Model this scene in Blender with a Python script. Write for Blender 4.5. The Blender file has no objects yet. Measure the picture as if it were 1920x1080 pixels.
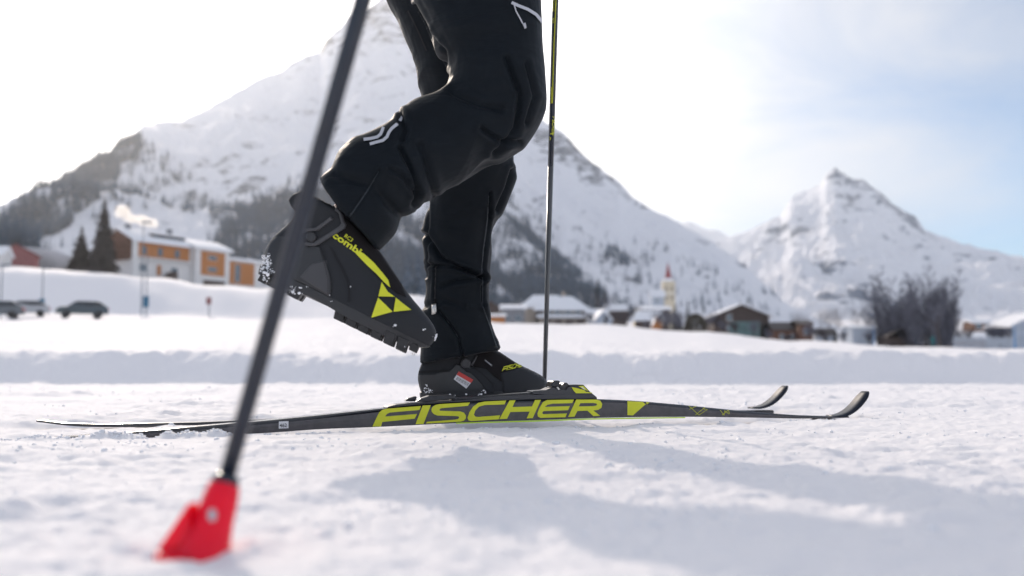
import bpy, bmesh, math, random
import numpy as np
from mathutils import Vector, Matrix
from mathutils.bvhtree import BVHTree
from mathutils.geometry import tessellate_polygon
R = math.radians
sc = bpy.context.scene
COL = sc.collection
# ---------------------------------------------------------------- camera, sky, sun, exposure
F = 1867.0; PIT = math.atan(140.0/F); CH = 0.13
cam = bpy.data.cameras.new("camera"); camo = bpy.data.objects.new("camera", cam); COL.objects.link(camo)
camo.location = (0, 0, CH); camo.rotation_euler = (R(90)+PIT, 0, 0)
cam.sensor_width = 36.0; cam.lens = 36.0*F/1920.0; cam.clip_start = 0.02; cam.clip_end = 30000
cam.dof.use_dof = True; cam.dof.focus_distance = 2.0; cam.dof.aperture_fstop = 3.1; cam.dof.aperture_blades = 9
sc.camera = camo
SUN_AZ, SUN_EL = -21.0, 23.0      # degrees left of the view direction, above the horizon
SV = Vector((math.sin(R(SUN_AZ))*math.cos(R(SUN_EL)), math.cos(R(SUN_AZ))*math.cos(R(SUN_EL)), math.sin(R(SUN_EL))))
sun = bpy.data.lights.new("sun", 'SUN'); suno = bpy.data.objects.new("sun", sun); COL.objects.link(suno)
sun.energy = 2.5; sun.angle = R(0.6); sun.color = (1.0, 0.85, 0.71)
suno.rotation_euler = SV.to_track_quat('Z', 'Y').to_euler(); suno.location = (-3, 6, 4)
world = bpy.data.worlds.new("World"); sc.world = world; world.use_nodes = True
wt = world.node_tree; wt.nodes.clear()
def N(t, ty, ins=None, **kw):
    n = t.nodes.new(ty)
    for k, v in kw.items(): setattr(n, k, v)
    if ins:
        for k, v in ins.items():
            s = n.inputs[k]
            if isinstance(v, bpy.types.NodeSocket): t.links.new(v, s)
            else: s.default_value = v
    return n
def M_(t, op, a, b=None, clamp=False):
    n = N(t, 'ShaderNodeMath', operation=op); n.use_clamp = clamp
    for i, v in enumerate((a, b)):
        if v is None: continue
        if isinstance(v, bpy.types.NodeSocket): t.links.new(v, n.inputs[i])
        else: n.inputs[i].default_value = v
    return n.outputs[0]
def ramp(t, fac, stops, interp='LINEAR'):
    n = N(t, 'ShaderNodeValToRGB', {'Fac': fac}); cr = n.color_ramp; cr.interpolation = interp
    while len(cr.elements) < len(stops): cr.elements.new(0.5)
    for e, (p, c) in zip(cr.elements, stops):
        e.position = p; e.color = (c, c, c, 1) if not isinstance(c, tuple) else tuple(c)+(1,)
    return n.outputs['Color']
def mixc(t, f, a, b, mode='MIX'):
    n = N(t, 'ShaderNodeMix', data_type='RGBA', blend_type=mode)
    for s, v in ((n.inputs[0], f), (n.inputs[6], a), (n.inputs[7], b)):
        if isinstance(v, bpy.types.NodeSocket): t.links.new(v, s)
        else: s.default_value = v if not isinstance(v, tuple) else (tuple(v)+(1,))[:4]
    return n.outputs[2]
sky = N(wt, 'ShaderNodeTexSky', sky_type='NISHITA', sun_disc=False, sun_elevation=R(SUN_EL), sun_rotation=R(SUN_AZ))
sky.air_density = 1.0; sky.dust_density = 0.7; sky.ozone_density = 1.5; sky.altitude = 1500
tc = N(wt, 'ShaderNodeTexCoord')
dot = N(wt, 'ShaderNodeVectorMath', {0: tc.outputs['Generated'], 1: tuple(SV)}, operation='DOT_PRODUCT').outputs['Value']
mp = N(wt, 'ShaderNodeMapping', {'Vector': tc.outputs['Generated'], 'Rotation': (0.1, 0.35, 0.5), 'Scale': (2.2, 2.0, 7.0)})
nz = N(wt, 'ShaderNodeTexNoise', {'Vector': mp.outputs[0], 'Scale': 1.3, 'Detail': 7, 'Roughness': 0.55, 'Distortion': 0.6}).outputs['Fac']
cov = ramp(wt, dot, [(0.0, 0.45), (0.52, 0.16), (0.66, 0.20), (0.80, 0.66), (0.90, 1.0), (1.0, 1.0)])       # thin cloud thickens towards the sun
mask = M_(wt, 'ADD', cov, M_(wt, 'MULTIPLY', M_(wt, 'SUBTRACT', nz, 0.46), 1.7), True)
crad = ramp(wt, dot, [(0.0, 0.42), (0.55, 0.34), (0.70, 0.29), (0.82, 0.345), (0.90, 0.52), (0.96, 0.9), (1.0, 1.0)])        # thin cloud is brightest round the sun
crad2 = N(wt, 'ShaderNodeVectorMath', {0: crad, 'Scale': 22.0}, operation='SCALE').outputs[0]
ctint = ramp(wt, dot, [(0.0, (0.96, 0.96, 1.02)), (0.7, (0.95, 0.965, 1.02)), (0.92, (1.0, 0.985, 0.985))])
crad3 = mixc(wt, 1.0, crad2, ctint, 'MULTIPLY')
skyb = mixc(wt, 1.0, sky.outputs[0], (0.66, 0.86, 1.0), 'MULTIPLY')
skyc = mixc(wt, mask, skyb, crad3)
bg = N(wt, 'ShaderNodeBackground', {'Color': skyc, 'Strength': 0.10})
N(wt, 'ShaderNodeOutputWorld', {'Surface': bg.outputs[0]})
sc.view_settings.view_transform = 'Standard'; sc.view_settings.look = 'None'
sc.view_settings.exposure = 0.27; sc.view_settings.gamma = 1.0; sc.view_settings.use_curve_mapping = False
sc.render.engine = 'CYCLES'
sc.cycles.use_denoising = True; sc.cycles.max_bounces = 6; sc.cycles.diffuse_bounces = 3; sc.cycles.volume_bounces = 1
sc.cycles.transparent_max_bounces = 8; sc.cycles.sample_clamp_indirect = 6.0
# ---------------------------------------------------------------- helpers
def ray(px, py):
    u = (px-960)/F; v = (540-py)/F
    return Vector((u, math.cos(PIT)-v*math.sin(PIT), math.sin(PIT)+v*math.cos(PIT)))
def P(px, py, Y):                    # the point seen at pixel px,py, Y metres ahead
    d = ray(px, py); t = Y/d.y
    return Vector((d.x*t, Y, CH+d.z*t))
def elev(py):
    d = ray(960, py); return d.z/d.y
def W(px, Y): return (px-960)/F*Y*1.0028
def proj(co):                        # numpy Nx3 -> px,py
    x, y, z = co[:, 0], co[:, 1], co[:, 2]-CH
    f = y*math.cos(PIT)+z*math.sin(PIT); up = -y*math.sin(PIT)+z*math.cos(PIT)
    return 960+F*x/f, 540-F*up/f
def tag(o, label=None, cat=None, group=None, kind=None):
    for k, v in (('label', label), ('category', cat), ('group', group), ('kind', kind)):
        if v: o[k] = v
    return o
def mesh_obj(name, verts, faces, m, parent=None, smooth=False):
    me = bpy.data.meshes.new(name); me.from_pydata([tuple(v) for v in verts], [], faces); me.update()
    o = bpy.data.objects.new(name, me); COL.objects.link(o)
    if m: me.materials.append(m)
    if parent: o.parent = parent
    if smooth: me.polygons.foreach_set('use_smooth', [True]*len(me.polygons))
    return o
def empty(name, loc=(0, 0, 0), rz=0):
    o = bpy.data.objects.new(name, None); o.empty_display_size = 0.1; COL.objects.link(o); o.location = loc; o.rotation_euler = (0, 0, rz); return o
def grid_obj(name, X, Y, Z, m, parent=None):
    r, c = X.shape
    co = np.stack([X, Y, Z], -1).reshape(-1, 3).astype(np.float32)
    i = (np.arange(r-1)[:, None]*c+np.arange(c-1)[None, :]).ravel()
    q = np.stack([i, i+1, i+c+1, i+c], -1).astype(np.int32)
    me = bpy.data.meshes.new(name); me.vertices.add(len(co)); me.vertices.foreach_set('co', co.ravel())
    me.loops.add(q.size); me.loops.foreach_set('vertex_index', q.ravel())
    me.polygons.add(len(q)); me.polygons.foreach_set('loop_start', np.arange(0, q.size, 4, dtype=np.int32))
    me.polygons.foreach_set('use_smooth', np.ones(len(q), bool)); me.update(calc_edges=True)
    o = bpy.data.objects.new(name, me); COL.objects.link(o); me.materials.append(m)
    if parent: o.parent = parent
    return o
def _h(ix, iy, iz, seed):
    h = (ix.astype(np.int64)*374761393 + iy.astype(np.int64)*668265263 + iz.astype(np.int64)*2147483647//7 + seed*1274126177) & 0xffffffff
    h = ((h ^ (h >> 13))*1274126177) & 0xffffffff
    h = ((h ^ (h >> 15))*2246822519) & 0xffffffff
    return ((h ^ (h >> 16)) & 0xffffff)/float(0xffffff)*2-1
def noise2(x, y, seed=0):
    x0 = np.floor(x); y0 = np.floor(y); fx = x-x0; fy = y-y0
    fx = fx*fx*fx*(fx*(fx*6-15)+10); fy = fy*fy*fy*(fy*(fy*6-15)+10); z = np.zeros_like(x0)
    a = _h(x0, y0, z, seed); b = _h(x0+1, y0, z, seed); c = _h(x0, y0+1, z, seed); d = _h(x0+1, y0+1, z, seed)
    return (a*(1-fx)+b*fx)*(1-fy)+(c*(1-fx)+d*fx)*fy
def noise3(x, y, z, seed=0):
    x0 = np.floor(x); y0 = np.floor(y); z0 = np.floor(z); fx = x-x0; fy = y-y0; fz = z-z0
    fx = fx*fx*(3-2*fx); fy = fy*fy*(3-2*fy); fz = fz*fz*(3-2*fz); r = 0
    for i in (0, 1):
        for j in (0, 1):
            for k in (0, 1):
                r = r+_h(x0+i, y0+j, z0+k, seed)*(fx if i else 1-fx)*(fy if j else 1-fy)*(fz if k else 1-fz)
    return r
def fbm(x, y, o=4, seed=0, g=0.5):
    s = 0; a = 1; n = 0
    for i in range(o):
        s = s+a*noise2(x*2**i+i*17.3, y*2**i-i*9.1, seed+i); n += a; a *= g
    return s/n
def ridged(x, y, o=4, seed=0, g=0.5):
    s = 0; a = 1; n = 0
    for i in range(o):
        s = s+a*(1-np.abs(noise2(x*2**i+i*5.3, y*2**i+i*3.7, seed+i))*2); n += a; a *= g
    return s/n
def sstep(a, b, x):
    t = np.clip((x-a)/(b-a), 0, 1); return t*t*(3-2*t)
# ---------------------------------------------------------------- materials
MAT = {}
def mat(name, col, rough=0.6, metal=0.0, var=0.0, vscale=20, bump=0.0, bscale=200, sheen=0.0, spec=0.5, coat=0.0, bdist=0.002, col2=None):
    m = bpy.data.materials.new(name); m.use_nodes = True; t = m.node_tree; b = t.nodes['Principled BSDF']
    b.inputs['Roughness'].default_value = rough; b.inputs['Metallic'].default_value = metal
    b.inputs['Specular IOR Level'].default_value = spec
    b.inputs['Sheen Weight'].default_value = sheen; b.inputs['Sheen Roughness'].default_value = 0.4
    b.inputs['Coat Weight'].default_value = coat
    c = tuple(col)+(1,); b.inputs['Base Color'].default_value = c
    tcn = N(t, 'ShaderNodeTexCoord')
    if var > 0 or col2:
        nzz = N(t, 'ShaderNodeTexNoise', {'Vector': tcn.outputs['Object'], 'Scale': vscale, 'Detail': 5, 'Roughness': 0.6}).outputs['Fac']
        lo = tuple(x*(1-var) for x in col); hi = col2 or tuple(min(1, x*(1+var)) for x in col)
        t.links.new(ramp(t, nzz, [(0.35, lo), (0.65, hi)]), b.inputs['Base Color'])
    if bump > 0:
        nb = N(t, 'ShaderNodeTexNoise', {'Vector': tcn.outputs['Object'], 'Scale': bscale, 'Detail': 4, 'Roughness': 0.6}).outputs['Fac']
        bn = N(t, 'ShaderNodeBump', {'Height': nb, 'Strength': bump, 'Distance': bdist})
        t.links.new(bn.outputs[0], b.inputs['Normal'])
    MAT[name] = m; return m
def snow_ground():
    m = bpy.data.materials.new('snow_surface'); m.use_nodes = True; t = m.node_tree; b = t.nodes['Principled BSDF']
    b.inputs['Base Color'].default_value = (0.92, 0.90, 0.905, 1); b.inputs['Roughness'].default_value = 0.8
    b.inputs['Specular IOR Level'].default_value = 0.06
    tcn = N(t, 'ShaderNodeTexCoord'); ob = tcn.outputs['Object']
    h1 = N(t, 'ShaderNodeTexNoise', {'Vector': ob, 'Scale': 260, 'Detail': 4, 'Roughness': 0.7}).outputs['Fac']
    h2 = N(t, 'ShaderNodeTexNoise', {'Vector': ob, 'Scale': 70, 'Detail': 4, 'Roughness': 0.65}).outputs['Fac']
    b1 = N(t, 'ShaderNodeBump', {'Height': h1, 'Strength': 0.25, 'Distance': 0.001})
    b2 = N(t, 'ShaderNodeBump', {'Height': h2, 'Strength': 0.35, 'Distance': 0.004, 'Normal': b1.outputs[0]})
    t.links.new(b2.outputs[0], b.inputs['Normal']); MAT['snow'] = m; return m
def mountain_mat(name, rock_amt, rscale, rockcol=(0.10, 0.11, 0.13), zlo=None):
    m = bpy.data.materials.new(name); m.use_nodes = True; t = m.node_tree; b = t.nodes['Principled BSDF']
    b.inputs['Roughness'].default_value = 0.8; b.inputs['Specular IOR Level'].default_value = 0.1
    tcn = N(t, 'ShaderNodeTexCoord'); ob = tcn.outputs['Object']
    mpp = N(t, 'ShaderNodeMapping', {'Vector': ob, 'Scale': (1, 0.6, 1.8)}).outputs[0]
    n1 = N(t, 'ShaderNodeTexNoise', {'Vector': mpp, 'Scale': rscale, 'Detail': 8, 'Roughness': 0.72, 'Distortion': 0.5}).outputs['Fac']
    n2 = N(t, 'ShaderNodeTexNoise', {'Vector': ob, 'Scale': rscale*0.16, 'Detail': 3, 'Roughness': 0.5}).outputs['Fac']
    att = N(t, 'ShaderNodeAttribute', attribute_name='rock').outputs['Fac']
    n1 = M_(t, 'ADD', M_(t, 'MULTIPLY', n1, 2.0), -0.5)
    v = M_(t, 'ADD', M_(t, 'ADD', n1, M_(t, 'MULTIPLY', M_(t, 'SUBTRACT', n2, 0.5), 0.7)), M_(t, 'MULTIPLY', att, 0.55))
    k = ramp(t, v, [(rock_amt, 0.0), (rock_amt+0.07, 0.9)])
    rc = ramp(t, n1, [(0.3, tuple(x*0.7 for x in rockcol)), (0.7, tuple(x*1.6 for x in rockcol))])
    t.links.new(mixc(t, k, (0.86, 0.87, 0.91), rc), b.inputs['Base Color'])
    nb = N(t, 'ShaderNodeTexNoise', {'Vector': ob, 'Scale': rscale*1.5, 'Detail': 8, 'Roughness': 0.7}).outputs['Fac']
    bn = N(t, 'ShaderNodeBump', {'Height': nb, 'Strength': 1.0, 'Distance': 0.16/rscale})
    t.links.new(bn.outputs[0], b.inputs['Normal']); return m
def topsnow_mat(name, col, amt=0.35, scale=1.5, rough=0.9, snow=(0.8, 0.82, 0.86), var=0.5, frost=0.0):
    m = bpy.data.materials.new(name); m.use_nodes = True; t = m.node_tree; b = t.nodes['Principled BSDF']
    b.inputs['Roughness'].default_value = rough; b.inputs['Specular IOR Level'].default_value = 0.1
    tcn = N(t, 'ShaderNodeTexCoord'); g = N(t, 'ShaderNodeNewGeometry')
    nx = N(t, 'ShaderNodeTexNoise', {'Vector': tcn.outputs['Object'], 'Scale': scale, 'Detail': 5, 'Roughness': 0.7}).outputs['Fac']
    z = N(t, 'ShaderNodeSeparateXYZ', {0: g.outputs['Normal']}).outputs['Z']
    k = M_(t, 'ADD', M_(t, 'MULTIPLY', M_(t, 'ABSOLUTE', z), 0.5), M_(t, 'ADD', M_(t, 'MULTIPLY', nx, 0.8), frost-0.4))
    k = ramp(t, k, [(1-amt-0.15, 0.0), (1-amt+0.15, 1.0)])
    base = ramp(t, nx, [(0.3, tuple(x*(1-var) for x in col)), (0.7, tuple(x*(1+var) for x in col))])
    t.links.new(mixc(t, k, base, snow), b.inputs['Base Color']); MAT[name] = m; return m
snow_ground()
mat('roof_snow', (0.86, 0.87, 0.9), 0.7, bump=0.5, bscale=3, bdist=0.1)
mat('trouser_cloth', (0.0036, 0.0066, 0.0102), 0.62, var=0.12, vscale=6, bump=0.15, bscale=900, bdist=0.0004, sheen=0.03, spec=0.16)
def cloth_wrinkle(m):
    t = m.node_tree; b = t.nodes['Principled BSDF']; old = b.inputs['Normal'].links[0].from_node
    tcn = N(t, 'ShaderNodeTexCoord'); mp1 = N(t, 'ShaderNodeMapping', {'Vector': tcn.outputs['Object'], 'Rotation': (0, R(35), 0), 'Scale': (3, 6, 13)}).outputs[0]
    n1 = N(t, 'ShaderNodeTexNoise', {'Vector': mp1, 'Scale': 1.0, 'Detail': 3, 'Roughness': 0.55, 'Distortion': 0.9}).outputs['Fac']
    h = M_(t, 'ABSOLUTE', M_(t, 'SUBTRACT', n1, 0.5))
    bn = N(t, 'ShaderNodeBump', {'Height': h, 'Strength': 0.28, 'Distance': 0.03, 'Normal': old.outputs[0]}); t.links.new(bn.outputs[0], b.inputs['Normal'])
cloth_wrinkle(MAT['trouser_cloth'])
mat('boot_softshell', (0.014, 0.016, 0.020), 0.6, bump=0.2, bscale=900, bdist=0.0004, spec=0.35, sheen=0.08)
mat('boot_lacecover', (0.014, 0.012, 0.013), 0.85, bump=0.3, bscale=1200, bdist=0.0004, spec=0.2)
mat('boot_plastic', (0.022, 0.023, 0.026), 0.34, bump=0.08, bscale=400, bdist=0.0004)
mat('boot_rubber', (0.016, 0.016, 0.018), 0.42, var=0.3, vscale=60, bump=0.25, bscale=300, bdist=0.0008)
mat('strap_plastic', (0.05, 0.05, 0.055), 0.45, bump=0.1, bscale=500, bdist=0.0003)
mat('seam_cloth', (0.013, 0.019, 0.026), 0.6)
mat('seam_dark', (0.006, 0.006, 0.008), 0.8)
mat('lime', (0.66, 0.68, 0.022), 0.45, var=0.05, vscale=50)
mat('lime_base', (0.55, 0.80, 0.03), 0.35)
mat('ski_side', (0.075, 0.070, 0.075), 0.38, var=0.18, vscale=55, bump=0.2, bscale=160, bdist=0.0006)
mat('ski_top', (0.015, 0.016, 0.02), 0.16, coat=0.4)
mat('ski_tip', (0.010, 0.015, 0.028), 0.4, spec=0.25)
mat('ski_base', (0.03, 0.03, 0.035), 0.3)
mat('binding_plastic', (0.016, 0.018, 0.024), 0.28, var=0.2, vscale=80)
mat('binding_grey', (0.04, 0.041, 0.048), 0.36)
mat('metal', (0.6, 0.58, 0.55), 0.3, metal=1.0)
mat('sticker_white', (0.72, 0.72, 0.74), 0.5)
mat('sticker_red', (0.62, 0.06, 0.05), 0.5)
mat('ink', (0.04, 0.04, 0.05), 0.6)
mat('reflective_grey', (0.50, 0.51, 0.55), 0.55)
mat('pole_carbon', (0.012, 0.018, 0.032), 0.2, coat=0.15, spec=0.4, var=0.1, vscale=30)
MAT['pole_carbon'].node_tree.nodes['Principled BSDF'].inputs['Coat Weight'].default_value = 0.35
mat('pole_grey', (0.08, 0.085, 0.09), 0.3, coat=0.3)
mat('red_plastic', (0.85, 0.003, 0.03), 0.4, spec=0.3)
_b = MAT['red_plastic'].node_tree.nodes['Principled BSDF']; _b.inputs['Subsurface Weight'].default_value = 0.6; _b.inputs['Subsurface Radius'].default_value = (1.0, 0.08, 0.06); _b.inputs['Subsurface Scale'].default_value = 0.02
mat('white_print', (0.75, 0.75, 0.75), 0.5)
mat('skin', (0.55, 0.35, 0.27), 0.5)
mat('jacket', (0.02, 0.03, 0.05), 0.7, bump=0.2, bscale=200)
mat('hair', (0.05, 0.03, 0.02), 0.7)
mat('glove', (0.015, 0.015, 0.018), 0.7)
mat('clump_snow', (0.88, 0.89, 0.92), 0.6)
# ---------------------------------------------------------------- terrain
TPX = [-2600, -600, -400, 0, 200, 300, 400, 480, 600, 780, 860, 940, 1100, 1300, 1500, 1700, 1900, 2300, 4600]
TD = [4.5, 5.5, 8, 12, 25, 45, 66, 74, 84, 103, 114, 150, 190, 260, 450, 800, 1800, 9000]
TP = [
 [680]*18,
 [0]*18,
]
def row(px):
    left = [0, 0, 672, 668, 655, 630, 607, 604, 603, 597]      # py at the distances below the embankment
    cr = np.interp(px, [-2600, -600, 0, 100, 200, 300, 400, 480, 600, 780, 860, 940, 1100, 1300, 1500, 1700, 1900, 2300, 4600],
                   [640, 520, 507, 510, 515, 525, 540, 548, 552, 556, 586, 605, 608, 622, 641, 651, 656, 660, 660])
    if px <= 800:
        foot = 597
        a = [None, None, 670, 664, 650, 628, 606, 604, 604, foot, cr, cr-1, cr-2, cr-1, cr-2, 560, 560, 590]
    elif px <= 860:
        a = [None, None, 670, 664, 650, 630, 612, 606, 604, 600, 590, 588, 588, 588, 588, 580, 575, 590]
    else:
        k = [None, None, 672, 668]
        fr = [0.25, 0.55, 0.74, 0.79, 0.83, 0.9, 0.97, 1.0]
        mid = [668+(cr-668)*f for f in fr]
        a = k+mid+[cr+3, cr+3, cr, cr-12 if px > 1000 else cr-4, 600, 590]
    return a
_tz = []
for px in TPX:
    rr = row(px); zz = []
    for d, p in zip(TD, rr):
        zz.append(0.0 if p is None else CH+d*elev(p)-0.175)
    if px in (-2600, 4600): zz = [0 if p is None else -0.175+0.012*d for d, p in zip(TD, rr)]
    _tz.append(zz)
_tz = np.array(_tz); _ta = (np.array(TPX)-960)/F; _tl = np.log(np.array(TD))
def table(a, d):
    a = np.clip(a, _ta[0], _ta[-1]); l = np.clip(np.log(np.maximum(d, 1e-3)), _tl[0], _tl[-1])
    i = np.clip(np.searchsorted(_ta, a)-1, 0, len(_ta)-2); j = np.clip(np.searchsorted(_tl, l)-1, 0, len(_tl)-2)
    u = (a-_ta[i])/(_ta[i+1]-_ta[i]); v = (l-_tl[j])/(_tl[j+1]-_tl[j])
    u = u*u*(3-2*u)
    dd = np.exp(l); v = (dd-np.exp(_tl[j]))/(np.exp(_tl[j+1])-np.exp(_tl[j]))
    return (_tz[i, j]*(1-u)+_tz[i+1, j]*u)*(1-v)+(_tz[i, j+1]*(1-u)+_tz[i+1, j+1]*u)*v
def seg_dist(x, y, A, B):
    ax, ay = A; bx, by = B; L2 = (bx-ax)**2+(by-ay)**2
    t = ((x-ax)*(bx-ax)+(y-ay)*(by-ay))/L2; w = ((x-ax)*(by-ay)-(y-ay)*(bx-ax))/math.sqrt(L2)
    return t, w
NA = (W(50, 1.70), 1.70); NB = (W(1600, 2.32), 2.32)      # near ski: its near side, tail and tip contact
FA = (W(68, 1.95), 1.97); FB = (W(1450, 2.60), 2.62)      # far ski
def ground(x, y, fine=True):
    x = np.asarray(x, float); y = np.asarray(y, float)
    a = np.where(y > 0.02, x/np.maximum(y, 0.02), np.sign(x)*9); a = np.clip(a, _ta[0], _ta[-1])
    d = np.hypot(x, y)/np.sqrt(1+a*a)
    z = table(a, d)
    ly = np.log(np.maximum(d, 0.3))
    # rolling drifts beyond the bank
    am = sstep(7, 14, d)*(1-0.6*sstep(300, 900, d))
    lw = 1-0.75*sstep(-0.1, 0.05, a)
    z = z+am*d*0.0065*lw*1.35*fbm(a*5+3.1, ly*4.2+a*3, 3, 11)+am*d*0.0016*fbm(a*30, ly*16, 3, 15)
    # trackside bank
    wob = 0.28*fbm(x*0.7, y*0+2.2, 3, 5)+0.10*x*0.15
    h = 0.175+0.035*fbm(x*0.9+7, y*0+1.1, 4, 6)+0.030*np.abs(noise2(x*4, y*6, 8))+0.014*noise2(x*13, y*13, 18)
    f0 = 5.75+wob
    bank = h*sstep(f0, f0+0.42+0.10*noise2(x*3, y*0, 9), d)
    z = z+bank*np.where(d > 5, 1, 0)
    # second soft ridge
    z = z+0.05*np.exp(-((d-11.5-1.5*noise2(x*.2, y*0, 4))/0.9)**2)*(0.6+0.5*noise2(x*.35, y*0, 41))*sstep(8, 9.5, d)
    if fine:
        near = 1-sstep(9, 20, d)
        r1 = fbm(x*2.0, y*2.6, 3, 21)*0.008
        b = np.abs(fbm(x*9, y*13, 3, 22)); r2 = 0.019*np.clip(b-0.07, 0, 1)*0.6*(0.5+0.9*np.clip(noise2(x*2.3, y*3.4, 23)+0.45, 0, 1.4))
        r3 = 0.0040*np.clip(fbm(x*34, y*42, 3, 24, 0.6), -0.2, 1)
        r4 = 0.0016*fbm(x*110, y*120, 2, 25)
        rough = 1.0+0.5*noise2(x*1.1, y*1.7, 26)
        rr = (r1+(r2+r3)*rough+r4)*near*(1+0.06*np.clip(d-2, 0, 4))
        z = z+rr
        # under and beside the skis the snow is pressed flat, with a ragged rim along the running edge
        for (A, B, off, lo) in ((NA, NB, 0.022, -0.006), (FA, FB, 0.022, -0.004)):
            t, w = seg_dist(x, y, A, B); w = w+off if False else w
            q = np.abs(w+0.022)
            m = (1-sstep(0.026, 0.075, q))*sstep(-0.03, 0.0, t)*(1-sstep(1.0, 1.03, t))
            z = z*(1-m)+lo*m
        t, w = seg_dist(x, y, NA, NB)        # crumbly rim hiding the tail of the near ski
        z = z+0.013*np.exp(-((w-0.028)/0.02)**2)*sstep(-0.04, 0.03, t)*(1-sstep(0.17, 0.26, t))*(0.7+0.6*noise2(x*40, y*40, 31))
        z = z+0.010*np.exp(-((w+0.03)/0.03)**2)*np.exp(-((t-0.96)/0.025)**2)*(0.8+0.5*noise2(x*50, y*50, 32))
        z = z+0.020*np.exp(-((w-0.05)/0.022)**2)*np.exp(-((t-0.60)/0.13)**2)*0.0
        # ski grooves of the old track
        t, w = seg_dist(x, y, FA, FB)
        z = z+0.012*sstep(0.02, 0.12, -w-0.02)*np.exp(-((w+0.2)/0.25)**2)*near
    return z
def G(x, y): return float(ground(np.array([x]), np.array([y]), False)[0])
ang = np.concatenate([np.linspace(-180, -62, 70)[:-1], np.linspace(-62, -31, 60)[:-1], np.linspace(-31, 31, 580)[:-1], np.linspace(31, 62, 60)[:-1], np.linspace(62, 180, 70)])
rad = np.concatenate([[0.02, 0.1, 0.2, 0.3], 0.36*1.0062**np.arange(0, 520)])
r_ = rad[-1]
while r_ < 8000:
    r_ *= 1.013; rad = np.append(rad, r_)
RR, AA = np.meshgrid(rad, np.radians(ang), indexing='ij')
GX = RR*np.sin(AA); GY = RR*np.cos(AA)
gz = ground(GX, GY)
edge = sstep(2500, 7900, RR)*(np.abs(AA) > R(40))
gnd = grid_obj('snow_ground', GX, GY, gz, MAT['snow']); gnd.data.flip_normals()
tag(gnd, kind='structure')
# ---------------------------------------------------------------- mountains
def mountain(name, ridge, y0f, y1f, z0f, cols, rows, m, prof=1.45, amp=1.0, sc_=1.0, seed=50, rockpx=None):
    q0, q1 = ridge[0][0], ridge[-1][0]; v0, v1 = max(q0, -60), min(q1, 1980)
    px = np.concatenate([np.linspace(q0, v0, cols//10, endpoint=False) if v0 > q0 else [], np.linspace(v0, v1, cols), np.linspace(v1, q1, cols//10)[1:] if q1 > v1 else []]); a = (px-960)/F; cols = len(px)
    rp = np.array(ridge, float)
    pyv = np.interp(px, rp[:, 0], rp[:, 1])
    kk = np.hanning(7); kk /= kk.sum(); pyv = np.convolve(np.pad(pyv, 3, mode='edge'), kk, 'valid')
    y1 = np.array([y1f(p) for p in px]); y0 = np.array([y0f(p) for p in px]); z0 = np.array([z0f(p) for p in px])
    H = CH+y1*np.array([elev(p) for p in pyv])
    s = np.concatenate([np.linspace(0, 1, rows), np.linspace(1, 1.9, rows//3)[1:]])
    S, A = np.meshgrid(s, a, indexing='ij')
    Y = y0+(y1-y0)*S; X = A*Y
    Sf = np.clip(S, 0, 1)
    Z = z0+(H-z0)*Sf**prof
    back = np.clip(S-1, 0, 1); Z = Z-(H-z0+40)*np.clip(back*1.3, 0, 1)**1.15
    w = (sstep(0, 0.12, S)*(1-0.80*sstep(0.72, 1.0, S)))
    k = 1/(260.0*sc_)
    n = ridged(X*k*0.9+Y*k*0.35, Y*k*0.45, 5, seed, 0.52)*34*sc_+fbm(X*k*4, Y*k*3, 5, seed+7, 0.6)*12*sc_
    Z = Z+amp*w*(n-10*sc_)
    Z = Z+amp*fbm(X*k*7, Y*k*7, 4, seed+9, 0.6)*3.6*sc_*sstep(0.05, 0.3, S)
    o = grid_obj(name, X, Y, Z, m); tag(o, kind='structure'); o.data.flip_normals() if False else None
    rk = np.clip(ridged(X*k*1.6, Y*k*1.2, 3, seed+20), 0, 1)*0
    if rockpx:
        PX, PY = proj(np.stack([X, Y, Z], -1).reshape(-1, 3)); rk = np.zeros(PX.shape)
        for (cx, cy, rx, ry, an, st) in rockpx:
            ca, sa = math.cos(R(an)), math.sin(R(an)); dx = PX-cx; dy = PY-cy
            u = (dx*ca+dy*sa)/rx; v = (-dx*sa+dy*ca)/ry; rk = np.maximum(rk, st*np.exp(-(u*u+v*v)))
    at = o.data.attributes.new('rock', 'FLOAT', 'POINT'); at.data.foreach_set('value', np.ascontiguousarray(np.broadcast_to(rk, S.shape)).ravel() if not rockpx else rk)
    return o, (X, Y, Z)
ip = lambda xs, ys: (lambda p: float(np.interp(p, xs, ys)))
RA = [(-1800, 640), (-1100, 600), (-500, 500), (-200, 450), (0, 400), (75, 355), (150, 305), (195, 282), (232, 262), (258, 238), (330, 227), (400, 190), (455, 160), (520, 128), (548, 108), (566, 100), (590, 94), (606, 66), (640, 40), (662, 20), (690, 8), (720, -18), (750, -5), (800, 30), (880, 90), (950, 160), (1010, 218), (1030, 232), (1056, 245), (1090, 282), (1120, 310), (1160, 338), (1185, 368), (1220, 392), (1260, 410), (1300, 436), (1340, 458), (1400, 505), (1450, 545), (1500, 580), (1560, 606), (1640, 622)]
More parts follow.
